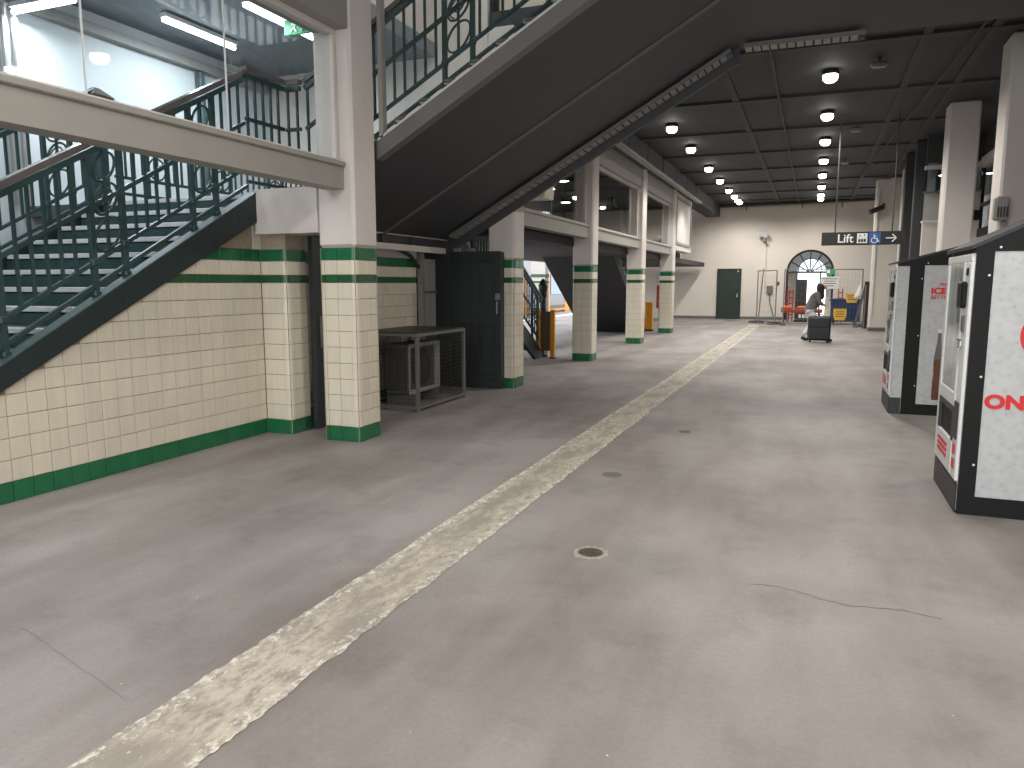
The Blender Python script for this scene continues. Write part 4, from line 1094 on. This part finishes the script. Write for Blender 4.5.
# ---- vending kiosks
def kiosk(label, yf, depth_y, xf, xh, post, rs):
    """yf: near face, xf: machine front, xh: where the black housing starts"""
    y1 = yf + depth_y; X1 = 1.98
    t = thing('vending_kiosk', label, 'vending kiosk', ((xf + X1) / 2, yf + depth_y / 2, 0), 'vending kiosks along the right side')
    roof = lambda x: 1.80 + rs * (x - xf)
    MB().prism([(xh, 0), (X1, 0), (X1, roof(X1)), (xh, roof(xh))], 'y', yf + .02, y1).build('housing', M['kblack'], t)
    MB().prism([(xf - .02, roof(xf - .02) + .0), (X1, roof(X1)), (X1, roof(X1) + .025), (xf - .02, roof(xf - .02) + .025)], 'y', yf - .006, y1 + .006).build('roof', M['kroof'], t)
    # near face frame
    MB().box(xh, xh + post, yf, yf + .02, 0, 1.775).build('corner_post', M['kblack'], t)
    MB().box(X1 - .06, X1, yf, yf + .02, 0, 1.775).build('corner_post', M['kblack'], t)
    MB().box(xh + post, X1 - .06, yf, yf + .02, 0, .13).build('bottom_rail', M['kblack'], t)
    MB().prism([(xf, 1.775), (X1, 1.775), (X1, roof(X1)), (xf, roof(xf))], 'y', yf, yf + .02).build('fascia', M['kblack'], t)
    p = MB().box(xh + post, X1 - .06, yf + .006, yf + .02, .13, 1.775).build('side_panel', M['frost'], t)
    sc_ = MB().lathe([(.008, 0), (.008, .003), (.003, .005)], 0, 0, 0, 8).mesh('screw', M['whitep'])
    for z in (.35, .95, 1.62): inst('screw', sc_, t, (xh + post - .022, yf, z), rot=(R(90), 0, 0))
    inst('screw', sc_, t, (xh + post + .03, yf, 1.80), rot=(R(90), 0, 0))
    return t, p
def machine(label, xf, y0, y1, xb, parent_group):
    t = thing('vending_machine', label, 'vending machine', (xf + .1, (y0 + y1) / 2, 0), parent_group)
    MB().box(xf + .02, xb, y0, y1, .02, 1.765).build('cabinet', M['frost'], t)
    MB().bev(xf + .01, xb, y0 - .002, y1 + .002, 0.0, .20, .006).build('kick_plate', M['kbase'], t)
    w = y1 - y0
    def Y(a): return y1 - a * w            # a = 0 far end, 1 near end
    # door frame pieces
    MB().bev(xf, xf + .03, Y(1), Y(0), 1.71, 1.765, .006).build('door_frame', M['kwhite'], t)
    MB().bev(xf, xf + .03, Y(.08), Y(0), .22, 1.71, .006).build('door_frame', M['kwhite'], t)
    MB().bev(xf, xf + .03, Y(.76), Y(.08), .70, .80, .006).build('door_frame', M['kwhite'], t)
    MB().bev(xf, xf + .03, Y(.76), Y(.70), .80, 1.71, .006).build('door_frame', M['kwhite'], t)
    MB().bev(xf, xf + .03, Y(1), Y(.80), .22, 1.71, .006).build('control_column', M['kwhite'], t)
    MB().box(xf + .012, xf + .03, Y(.80), Y(.76), .22, 1.71).build('door_gap', M['kblack'], t)
    MB().box(xf + .008, xf + .014, Y(.70), Y(.08), .80, 1.71).build('glass_door', M['vglass'], t)
    # shelves of goods behind the glass
    for z in (.98, 1.20, 1.42):
        MB().box(xf + .015, xf + .019, Y(.70), Y(.08), z, z + .015).build('shelf', M['greymetal'], t)
    mb = MB(); mb.box(xf + .0, xf + .03, Y(.76), Y(.08), .66, .70); mb.box(xf + .0, xf + .03, Y(.76), Y(.70), .46, .66); mb.box(xf, xf + .03, Y(.14), Y(.08), .46, .66)
    mb.build('flap_surround', M['kbase'], t)
    MB().box(xf + .016, xf + .03, Y(.70), Y(.14), .46, .66).build('delivery_flap', M['kblack'], t)
    MB().bev(xf, xf + .03, Y(.76), Y(.08), .22, .46, .006).build('lower_panel', M['kwhite'], t)
    MB().bev(xf - .035, xf + .0, Y(.93), Y(.74), 1.40, 1.58, .012).build('card_reader', M['kblack'], t)
    MB().bev(xf - .008, xf, Y(.93), Y(.87), 1.62, 1.67, .004).build('price_display', M['kblack'], t)
    MB().bev(xf - .012, xf, Y(.92), Y(.84), 1.24, 1.35, .004).build('keypad', M['greymetal'], t)
    MB().bev(xf - .03, xf, Y(.92), Y(.80), 1.13, 1.19, .01).build('coin_slot', M['chrome'], t)
    MB().bev(xf - .01, xf, Y(.96), Y(.82), .50, .76, .004).build('coin_return', M['kbase'], t)
    for a, z in ((.16, .38), (.16, .34), (.16, .30)):
        MB().box(xf - .004, xf, Y(a + .42), Y(a), z, z + .024).build('red_script', M['red'], t)
    for z in (.29, .39): MB().bev(xf - .004, xf, Y(.93), Y(.84), z, z + .07, .003).build('red_badge', M['red'], t)
    for a in (.05, .95): MB().lathe([(.02, 0), (.02, .02)], xf + .03, Y(a), 0, 8).build('foot', M['kblack'], t)
    return t
def vglass():
    m = mat('vending_glass', (150, 158, 160), .08, spec=.6)
    nt = m.node_tree; p = nt.nodes['Principled BSDF']; ge = nt.nodes.new('ShaderNodeNewGeometry'); n = nt.nodes.new('ShaderNodeTexNoise')
    n.inputs['Scale'].default_value = 2.2; n.inputs['Detail'].default_value = 1; mp = nt.nodes.new('ShaderNodeMapping'); mp.inputs['Scale'].default_value = (1, 2.0, .8)
    nt.links.new(ge.outputs['Position'], mp.inputs[0]); nt.links.new(mp.outputs[0], n.inputs['Vector'])
    r = nt.nodes.new('ShaderNodeValToRGB'); nt.links.new(n.outputs[0], r.inputs[0]); e = r.color_ramp.elements
    e.new(.5)
    for i, (q, c) in enumerate(((.35, (112, 128, 130)), (.5, (150, 160, 162)), (.65, (176, 178, 178)))): e[i].position = q; e[i].color = lin(c)  # grey and teal reflections painted into the opaque pane colour
    nt.links.new(r.outputs[0], p.inputs['Base Color']); return m
M['vglass'] = vglass()
k1, p1 = kiosk('black framed vending kiosk with icy white side panel, nearest the camera', 5.76, 1.02, .975, .985, .10, .48)
machine('white fronted vending machine inside the nearest kiosk', .962, 5.79, 6.74, .984, 'vending machines in the kiosks')
text('side_lettering', 'ON', .125, M['red'], p1, (1.095, 5.762, .745), (R(90), 0, 0), bold=.006, sx=1.15)
mb = MB(); mb.lathe([(.17, 0), (.17, .004)], 0, 0, 0, 40); me = mb.mesh('red_disc', M['red'])
inst('red_disc', me, p1, (1.435, 5.765, 1.23), rot=(R(90), 0, 0))
k2, p2 = kiosk('farther black framed vending kiosk with ICE lettering and bottle print', 10.05, 1.0, .915, 1.045, .155, .27)
machine('vending machine protruding from the farther kiosk, white sided', .90, 10.06, 11.0, 1.044, 'vending machines in the kiosks')
text('side_lettering', 'ICE', .098, M['red'], p2, (1.28, 10.052, 1.445), (R(90), 0, 0), bold=.005, sx=1.1)
text('side_lettering', 'THE', .052, M['red'], p2, (1.36, 10.052, 1.535), (R(90), 0, 0), bold=.001)
text('side_lettering', 'BETTER', .058, M['red'], p2, (1.28, 10.052, 1.385), (R(90), 0, 0), bold=.001)
def bottle_print(x, z0, h):
    prof = [(.040, 0), (.045, .03), (.045, .25), (.038, .36), (.044, .5), (.044, .58)]
    MB().prism([(x + r, z0 + q * h) for r, q in prof] + [(x - r, z0 + q * h) for r, q in reversed(prof)], 'y', 10.051, 10.056).build('bottle_print', M['cola'], p2)
    prof = [(.044, .58), (.036, .68), (.022, .82), (.016, .95)]
    MB().prism([(x + r, z0 + q * h) for r, q in prof] + [(x - r, z0 + q * h) for r, q in reversed(prof)], 'y', 10.051, 10.056).build('bottle_neck_print', M['greymetal'], p2)
    MB().prism([(x - .02, z0 + .95 * h), (x + .02, z0 + .95 * h), (x + .02, z0 + h), (x - .02, z0 + h)], 'y', 10.051, 10.056).build('bottle_cap_print', M['whitep'], p2)
bottle_print(1.405, .19, .84)

# ---- hanging lift sign
sg = thing('lift_sign', 'black hanging sign reading Lift with wheelchair symbol and arrow', 'sign', (.87, 17.0, 2.335))
MB().bev(.10, 1.64, 16.97, 17.05, 2.335, 2.60, .006).build('panel', M['signblack'], sg)
text('lettering', 'Lift', .235, M['signwhite'], sg, (.395, 16.968, 2.39), (R(90), 0, 0), bold=.003)
MB().bev(.765, .955, 16.963, 16.97, 2.37, 2.565, .003).build('lift_icon', M['signwhite'], sg)
mb = MB()
for x in (.81, .86, .91): mb.lathe([(.002, -.002), (.016, -.001), (.016, .001), (.002, .002)], x, 16.96, 2.47, 8); mb.bev(x - .02, x + .02, 16.958, 16.963, 2.395, 2.45, .004)
mb.prism([(.80, 2.51), (.84, 2.51), (.82, 2.545)], 'y', 16.958, 16.963); mb.prism([(.88, 2.545), (.92, 2.545), (.90, 2.51)], 'y', 16.958, 16.963)
mb.build('lift_pictogram', M['signblack'], sg)
MB().bev(.985, 1.20, 16.963, 16.97, 2.355, 2.58, .003).build('access_icon', M['signblue'], sg)
mb = MB(); mb.lathe([(.002, -.003), (.018, -.001), (.018, .001), (.002, .003)], 1.075, 16.958, 2.555, 10)
for a, b in (((1.075, 2.535), (1.08, 2.46)), ((1.08, 2.46), (1.135, 2.46)), ((1.135, 2.46), (1.15, 2.40)), ((1.15, 2.40), (1.175, 2.405)), ((1.078, 2.505), (1.12, 2.505))): mb.bar((a[0], 16.96, a[1]), (b[0], 16.96, b[1]), .006, .018)
mb.tube([(1.085 + .055 * math.cos(R(q)), 16.96, 2.425 + .055 * math.sin(R(q))) for q in range(120, 381, 20)], .008, 5)
mb.build('wheelchair_pictogram', M['signwhite'], sg)
mb = MB(); mb.bar((1.29, 16.96, 2.465), (1.48, 16.96, 2.465), .006, .022); mb.bar((1.48, 16.96, 2.465), (1.405, 16.96, 2.54), .006, .022); mb.bar((1.48, 16.96, 2.465), (1.405, 16.96, 2.39), .006, .022)
mb.build('arrow', M['signwhite'], sg)
for x in (.35, 1.4): MB().tube([(x, 17.01, 2.6), (x, 17.01, 4.92)], .014, 6).build('hanger_rod', M['joist'], sg)

# ================================================================== END OF THE HALL
# security lights on end wall
cl = thing('wall_floodlight', 'white twin floodlight and camera cluster high on the end wall', 'light fitting', (-2.05, 34.2, 3.5))
MB().bev(-2.12, -1.98, 34.2, 34.3, 3.35, 3.7, .02).build('back_box', M['acwhite'], cl)
for dx, dz in ((-.22, .08), (.06, .06)):
    MB().lathe([(.05, 0), (.11, .1), (.12, .16), (.1, .16)], 0, 0, 0, 12).build('lamp_head', M['whitep'], None)
    o = COL.objects[-1]; o.parent = cl; o.location = Vector((-2.05 + dx, 34.15, 3.58 + dz)) - root_loc(cl); o.rotation_euler = (R(115), 0, R(20 if dx < 0 else -20))
MB().tube([(-2.27, 34.15, 3.62), (-2.05, 34.22, 3.5), (-1.99, 34.15, 3.62)], .025, 6).build('arm', M['greymetal'], cl)
MB().bev(-2.1, -1.95, 34.05, 34.2, 3.25, 3.36, .03).build('junction', M['greymetal'], cl)
bx_ = thing('wall_box', 'grey electrical box with hanging conduit on the end wall', 'electrical box', (-1.75, 34.25, 1.0))
MB().bev(-1.88, -1.64, 34.2, 34.3, 1.1, 1.45, .02).build('box', M['greymetal'], bx_); MB().bev(-1.5, -1.38, 34.24, 34.3, 1.5, 1.62, .01).build('switch', M['darkmetal'], bx_)
MB().tube([(-1.76, 34.26, 1.1), (-1.72, 34.26, .7), (-1.6, 34.26, .3), (-1.55, 34.26, .12)], .02, 6).build('hanging_cable', M['greymetal'], bx_)
MB().tube([(-1.95, 34.27, 3.25), (-1.95, 34.27, 1.4)], .012, 6).build('conduit', M['plaster'], bx_)
mb = MB()
# temporary fence
def fence(label, A, B, ht=2.08):
    A, B = Vector(A), Vector(B); t = thing('mesh_fence', label, 'fence', A, 'temporary mesh fence panels')
    d = (B - A).normalized(); L = (B - A).length
    for s_ in (0, L): MB().tube([A + d * s_, A + d * s_ + Vector((0, 0, ht))], .026, 6).build('post', M['galv'], t)
    for z in (.1, ht - .02): MB().tube([A + Vector((0, 0, z)), B + Vector((0, 0, z))], .022, 6).build('rail', M['galv'], t)
    mb = MB(); n = int(L / .12)
    for i in range(1, n): p = A + d * (L * i / n); mb.bar(p + Vector((0, 0, .1)), p + Vector((0, 0, ht)), .004, .004)
    for i in range(1, 9): mb.bar(A + Vector((0, 0, ht * i / 9)), B + Vector((0, 0, ht * i / 9)), .004, .004)
    mb.build('wire_mesh', M['galv'], t)['kind'] = 'stuff'
    for s_ in (.0, L):
        q = A + d * s_; u = Vector((-d.y, d.x, 0))
        MB().bar(q - u * .3 + Vector((0, 0, .05)), q + u * .3 + Vector((0, 0, .05)), .2, .1).build('foot_block', M['greymetal'], t)
    return t
fence('long mesh fence panel across the arched doorway', (-1.02, 29.95, 0), (1.62, 30.0, 0), 2.08)
fence('short angled mesh fence panel left of the arched doorway', (-2.05, 31.2, 0), (-1.32, 30.45, 0), 2.06)
t = thing('loose_fence_pole', 'thin pole leaning on the angled fence panel', 'pole', (-1.85, 30.9, 0))
MB().tube([(-1.95, 30.62, 0), (-1.83, 30.78, 2.12)], .025, 6).build('pole', M['galv'], t); MB().tube([(-2.3, 30.6, .04), (-1.3, 30.0, .04)], .02, 6).build('base_rail', M['galv'], t)
# things behind the fence
tb = thing('orange_table', 'orange red trestle table with glowing trays behind the fence', 'table', (-.5, 31.6, 0))
MB().bev(-1.15, .35, 31.4, 31.9, .42, .56, .02).build('table_top', M['redstuff'], tb)
for x in (-1.05, .25):
    for y in (31.45, 31.85): MB().box(x - .03, x + .03, y - .03, y + .03, 0, .42).build('leg', M['darkmetal'], tb)
for i, x in enumerate((-.95, -.40)):
    tt = thing('orange_tray', '%s orange tray on the table behind the fence' % ('left', 'right')[i], 'tray', (x, 31.6, .56))
    MB().bev(x - .2, x + .2, 31.42, 31.7, .56, .62, .015).build('tray_base', M['redstuff'], tt); MB().bev(x - .15, x + .15, 31.44, 31.66, .62, .68, .015).build('contents', M['orangestuff'], tt)
nt_ = thing('number_card', 'dark card with white marks hanging on the orange table', 'card', (-.35, 31.36, .2))
MB().bev(-.56, -.14, 31.36, 31.39, .16, .42, .006).build('card', M['board'], nt_); mb = MB()
for k in range(3): mb.bev(-.50 + k * .13, -.41 + k * .13, 31.35, 31.36, .22, .36, .003)
mb.build('white_mark', M['signwhite'], nt_)
for i, (x, z1) in enumerate(((-1.02, 1.45), (-.82, 1.30), (.98, 1.35))):
    t = thing('red_stand', '%s upright red rack behind the fence' % ('leftmost', 'middle', 'rightmost')[i], 'rack', (x, 32.1, 0))
    for dx in (-.07, .07): MB().tube([(x + dx, 32.1, 0), (x + dx, 32.1, z1)], .022, 6).build('upright', M['redstuff'], t)
    for k in range(5): MB().box(x - .09, x + .09, 32.05, 32.15, .3 + k * .22, .34 + k * .22).build('rung', M['redstuff'], t)
t = thing('dark_screen', 'tall dark grey display stand in the arched doorway', 'display stand', (-.42, 32.8, 0))
MB().bev(-.62, -.25, 32.75, 32.85, .1, 1.72, .02).build('panel', M['darkmetal'], t); MB().bev(-.7, -.17, 32.65, 32.95, 0, .1, .02).build('base', M['darkmetal'], t)
t = thing('notice_sign', 'white notice board fixed to the fence right of the walker', 'sign', (.55, 29.9, 1.35))
MB().bev(.22, .84, 29.90, 29.92, 1.36, 1.80, .006).build('board', M['signwhite'], t)
mb = MB()
for k, w in enumerate((.5, .38, .44, .3)): mb.box(.53 - w / 2, .53 + w / 2, 29.895, 29.90, 1.71 - k * .085, 1.735 - k * .085)
mb.build('print_lines', M['greymetal'], t)
t = thing('exit_sign', 'green exit sign panel by the right side of the arch', 'exit sign', (.6, 34.2, 1.8))
MB().bev(.42, .76, 34.2, 34.26, 1.92, 2.15, .01).build('panel', M['exitgreen'], t); MB().bev(.46, .6, 34.19, 34.2, 1.97, 2.1, .004).build('pictogram', M['signwhite'], t)
t = thing('blue_container', 'dark blue plastic container behind the fence', 'container', (1.15, 31.3, 0))
MB().bev(.62, 1.66, 31.1, 31.6, .12, .98, .03).build('body', M['bluebin'], t); MB().bev(.58, 1.70, 31.06, 31.64, .90, .98, .02).build('rim', M['bluebin'], t)
for x in (.75, 1.5): MB().lathe([(.05, 0), (.06, .04), (.06, .08), (.05, .12)], x, 31.3, 0, 10).build('castor', M['darkmetal'], t)
for i, (x, z, w, h, lb) in enumerate(((.93, .22, .44, .42, 'lower yellow printed sign hung low on the fence'), (1.30, .86, .42, .34, 'upper yellow printed sign above the blue container'))):
    t = thing('yellow_sign', lb, 'sign', (x, 29.93, z), 'yellow signs on the fence')
    mb = MB(); mb.prism([(x - w / 2 + .06, z), (x + w / 2 - .06, z), (x + w / 2, z + h * .4), (x + w / 2, z + h), (x - w / 2, z + h), (x - w / 2, z + h * .4)], 'y', 29.91, 29.93); mb.build('board', M['yellow'], t)
    mb = MB()
    for k in range(3): mb.box(x - w * .32, x + w * .32, 29.905, 29.91, z + h * (.3 + .2 * k), z + h * (.36 + .2 * k))
    mb.build('print_lines', M['brown'], t)
t = thing('white_bag', 'white cloth bundle hanging above the blue container', 'bag', (1.5, 29.9, 1.0))
mb = MB(); mb.v = [(1.34, 29.86, 1.02), (1.66, 29.86, .98), (1.70, 29.86, 1.15), (1.58, 29.84, 1.48), (1.52, 29.88, 1.5), (1.42, 29.84, 1.22), (1.34, 29.92, 1.02), (1.66, 29.92, .98), (1.70, 29.92, 1.15), (1.58, 29.9, 1.48), (1.52, 29.92, 1.5), (1.42, 29.92, 1.22), (1.52, 29.76, 1.12)]
mb.f = [(0, 1, 12), (1, 2, 12), (2, 3, 12), (3, 4, 12), (4, 5, 12), (5, 0, 12), (11, 10, 9, 8, 7, 6)] + [(i, 6 + i, 6 + (i + 1) % 6, (i + 1) % 6) for i in range(6)]
mb.build('cloth', M['whitebag'], t); MB().tube([(1.55, 29.9, 1.48), (1.55, 29.95, 1.62), (1.55, 30.0, 1.5)], .012, 5).build('tie', M['whitebag'], t)
t = thing('leaning_board', 'dark board leaning beside the white pillar', 'board', (1.85, 28.8, 0))
mb = MB(); mb.prism([(28.75, 0), (28.82, 0), (28.62, 1.62), (28.55, 1.62)], 'x', 1.62, 1.98)
mb.build('sheet', M['board'], t); MB().prism([(28.72, .0), (28.75, 0), (28.57, 1.5), (28.54, 1.5)], 'x', 1.64, 1.68).build('batten', M['wood2'], t)
t = thing('leaning_plank', 'grey plank leaning diagonally at the fence end', 'plank', (1.6, 29.2, 0))
mb = MB(); mb.bar((1.40, 29.3, .02), (1.70, 29.3, 1.5), .05, .09); mb.build('plank', M['greymetal'], t); mb = MB(); mb.bar((1.36, 29.25, .02), (1.50, 29.25, .02), .12, .04); mb.build('foot', M['greymetal'], t)

# ---- walking person with suitcase
def skin(name, pts, edges, radii, m, parent, sub=2):
    me = bpy.data.meshes.new(name); L = root_loc(parent)
    me.from_pydata([tuple(Vector(p) - L) for p in pts], edges, [])
    ob = bpy.data.objects.new(name, me); COL.objects.link(ob); ob.parent = None
    md_ = ob.modifiers.new('s', 'SKIN'); sd = ob.modifiers.new('u', 'SUBSURF'); sd.levels = sub; sd.render_levels = sub
    for i, r in enumerate(radii):
        sv = me.skin_vertices[0].data[i]; sv.radius = (r, r) if not isinstance(r, tuple) else r; sv.use_root = (i == 0)
    dg = bpy.context.evaluated_depsgraph_get(); dg.update()
    m2 = bpy.data.meshes.new_from_object(ob.evaluated_get(dg)); m2.name = name
    bpy.data.objects.remove(ob)
    m2.materials.clear(); m2.materials.append(m)
    for p in m2.polygons: p.use_smooth = True
    o = bpy.data.objects.new(name, m2); COL.objects.link(o); o.parent = parent
    return o
PY = 21.95
pe = thing('person', 'person in grey top and white trousers stooping over a black suitcase while walking', 'person', (.1, PY, 0))
hip = (-.06, PY, .86); wa_ = (-.02, PY, 1.0); ch = (.09, PY, 1.22); nk = (.19, PY, 1.37); hd = (.245, PY, 1.47)
pts = [hip, wa_, ch, nk, hd, (.265, PY, 1.54), (.335, PY, 1.45)]; ed = [(0, 1), (1, 2), (2, 3), (3, 4), (4, 5), (4, 6)]; rad = [.11, .10, .11, .052, .098, .09, .02]
def limb(base, chain, rs):
    prev = base
    for p, r in zip(chain, rs):
        pts.append(p); rad.append(r); ed.append((prev, len(pts) - 1)); prev = len(pts) - 1
    return prev
for s_, kx, kz, ax, az, tx in ((-.09, .16, .48, .36, .11, .46), (.09, .0, .46, -.22, .14, -.12)):
    e = limb(0, [(hip[0] + .01, PY + s_, .80), (kx, PY + s_, kz), (ax, PY + s_, az), (tx, PY + s_, .05)], [.08, .055, .04, .03])
for s_ in (-.17, .17):
    e = limb(2, [(.11, PY + s_, 1.27), (.15, PY + s_ * 1.05, 1.06), (.28, PY + s_ * .7, .98), (.34, PY + s_ * .55, .965)], [.055, .045, .034, .03])
    for q in range(4): limb(e, [(.365 + .006 * q, PY + s_ * .55 - .03 + .02 * q, .95), (.37 + .006 * q, PY + s_ * .55 - .03 + .02 * q, .915 + .006 * q)], [.010, .009])
    limb(e, [(.33, PY + s_ * .45, .945), (.345, PY + s_ * .42, .925)], [.011, .009])
skin('body', pts, ed, rad, M['skin'], pe)
skin('grey_top', [(-.03, PY, .99), (-.07, PY, .85), (.06, PY, 1.15), (.12, PY, 1.27), (.17, PY, 1.34), (.11, PY - .16, 1.26), (.15, PY - .18, 1.06), (.26, PY - .13, .985), (.11, PY + .16, 1.26), (.15, PY + .18, 1.06), (.26, PY + .13, .985)],
     [(0, 1), (0, 2), (2, 3), (3, 4), (3, 5), (5, 6), (6, 7), (3, 8), (8, 9), (9, 10)], [.165, .165, .18, .15, .08, .08, .066, .05, .08, .066, .05], M['greytop'], pe)
skin('trousers', [(-.06, PY, .84), (-.05, PY - .09, .77), (.16, PY - .09, .48), (.34, PY - .09, .13), (-.05, PY + .09, .77), (.0, PY + .09, .46), (-.20, PY + .09, .16)],
     [(0, 1), (1, 2), (2, 3), (0, 4), (4, 5), (5, 6)], [.135, .115, .085, .07, .115, .085, .07], M['trousers'], pe)
for (x, s_, tilt) in ((.40, -.09, 0), (-.20, .09, .05)):
    skin('shoe', [(x - .06, PY + s_, .06 + tilt), (x + .04, PY + s_, .05), (x + .13, PY + s_, .04)], [(0, 1), (1, 2)], [.055, .05, .036], M['shoe'], pe)
skin('hair', [(.225, PY, 1.545), (.17, PY, 1.48), (.165, PY, 1.36), (.20, PY, 1.24), (.235, PY, 1.12)], [(0, 1), (1, 2), (2, 3), (3, 4)], [.125, .12, .11, .09, .05], M['hair'], pe)
for s_ in (-.035, .035): MB().lathe([(.002, -.008), (.009, 0), (.002, .008)], .333, PY + s_, 1.49, 6).build('eye', M['hair'], pe)
MB().bar((.325, PY - .025, 1.415), (.325, PY + .025, 1.415), .012, .01).build('mouth', M['redstuff'], pe)
sc = thing('suitcase', 'large black upright suitcase in front of the walking person', 'suitcase', (.18, 21.6, 0))
MB().bev(-.10, .47, 21.48, 21.78, .05, .70, .045).build('shell', M['suitcase'], sc)
MB().bev(-.06, .43, 21.462, 21.485, .10, .38, .01).build('front_pocket', M['suitcase'], sc); MB().bev(-.06, .43, 21.462, 21.485, .42, .64, .01).build('front_pocket', M['suitcase'], sc)
mb = MB(); mb.tube([(.30, 21.72, .70), (.30, 21.72, .95), (.44, 21.72, .95), (.44, 21.72, .70)], .012, 6); mb.build('telescopic_handle', M['galv'], sc)
MB().tube([(.08, 21.62, .70), (.10, 21.62, .735), (.26, 21.62, .735), (.28, 21.62, .70)], .014, 6).build('carry_handle', M['suitcase'], sc)
for x in (-.03, .40):
    for y in (21.53, 21.73): MB().tube([(x, y - .015, .03), (x, y + .015, .03)], .03, 10).build('wheel', M['shoe'], sc)
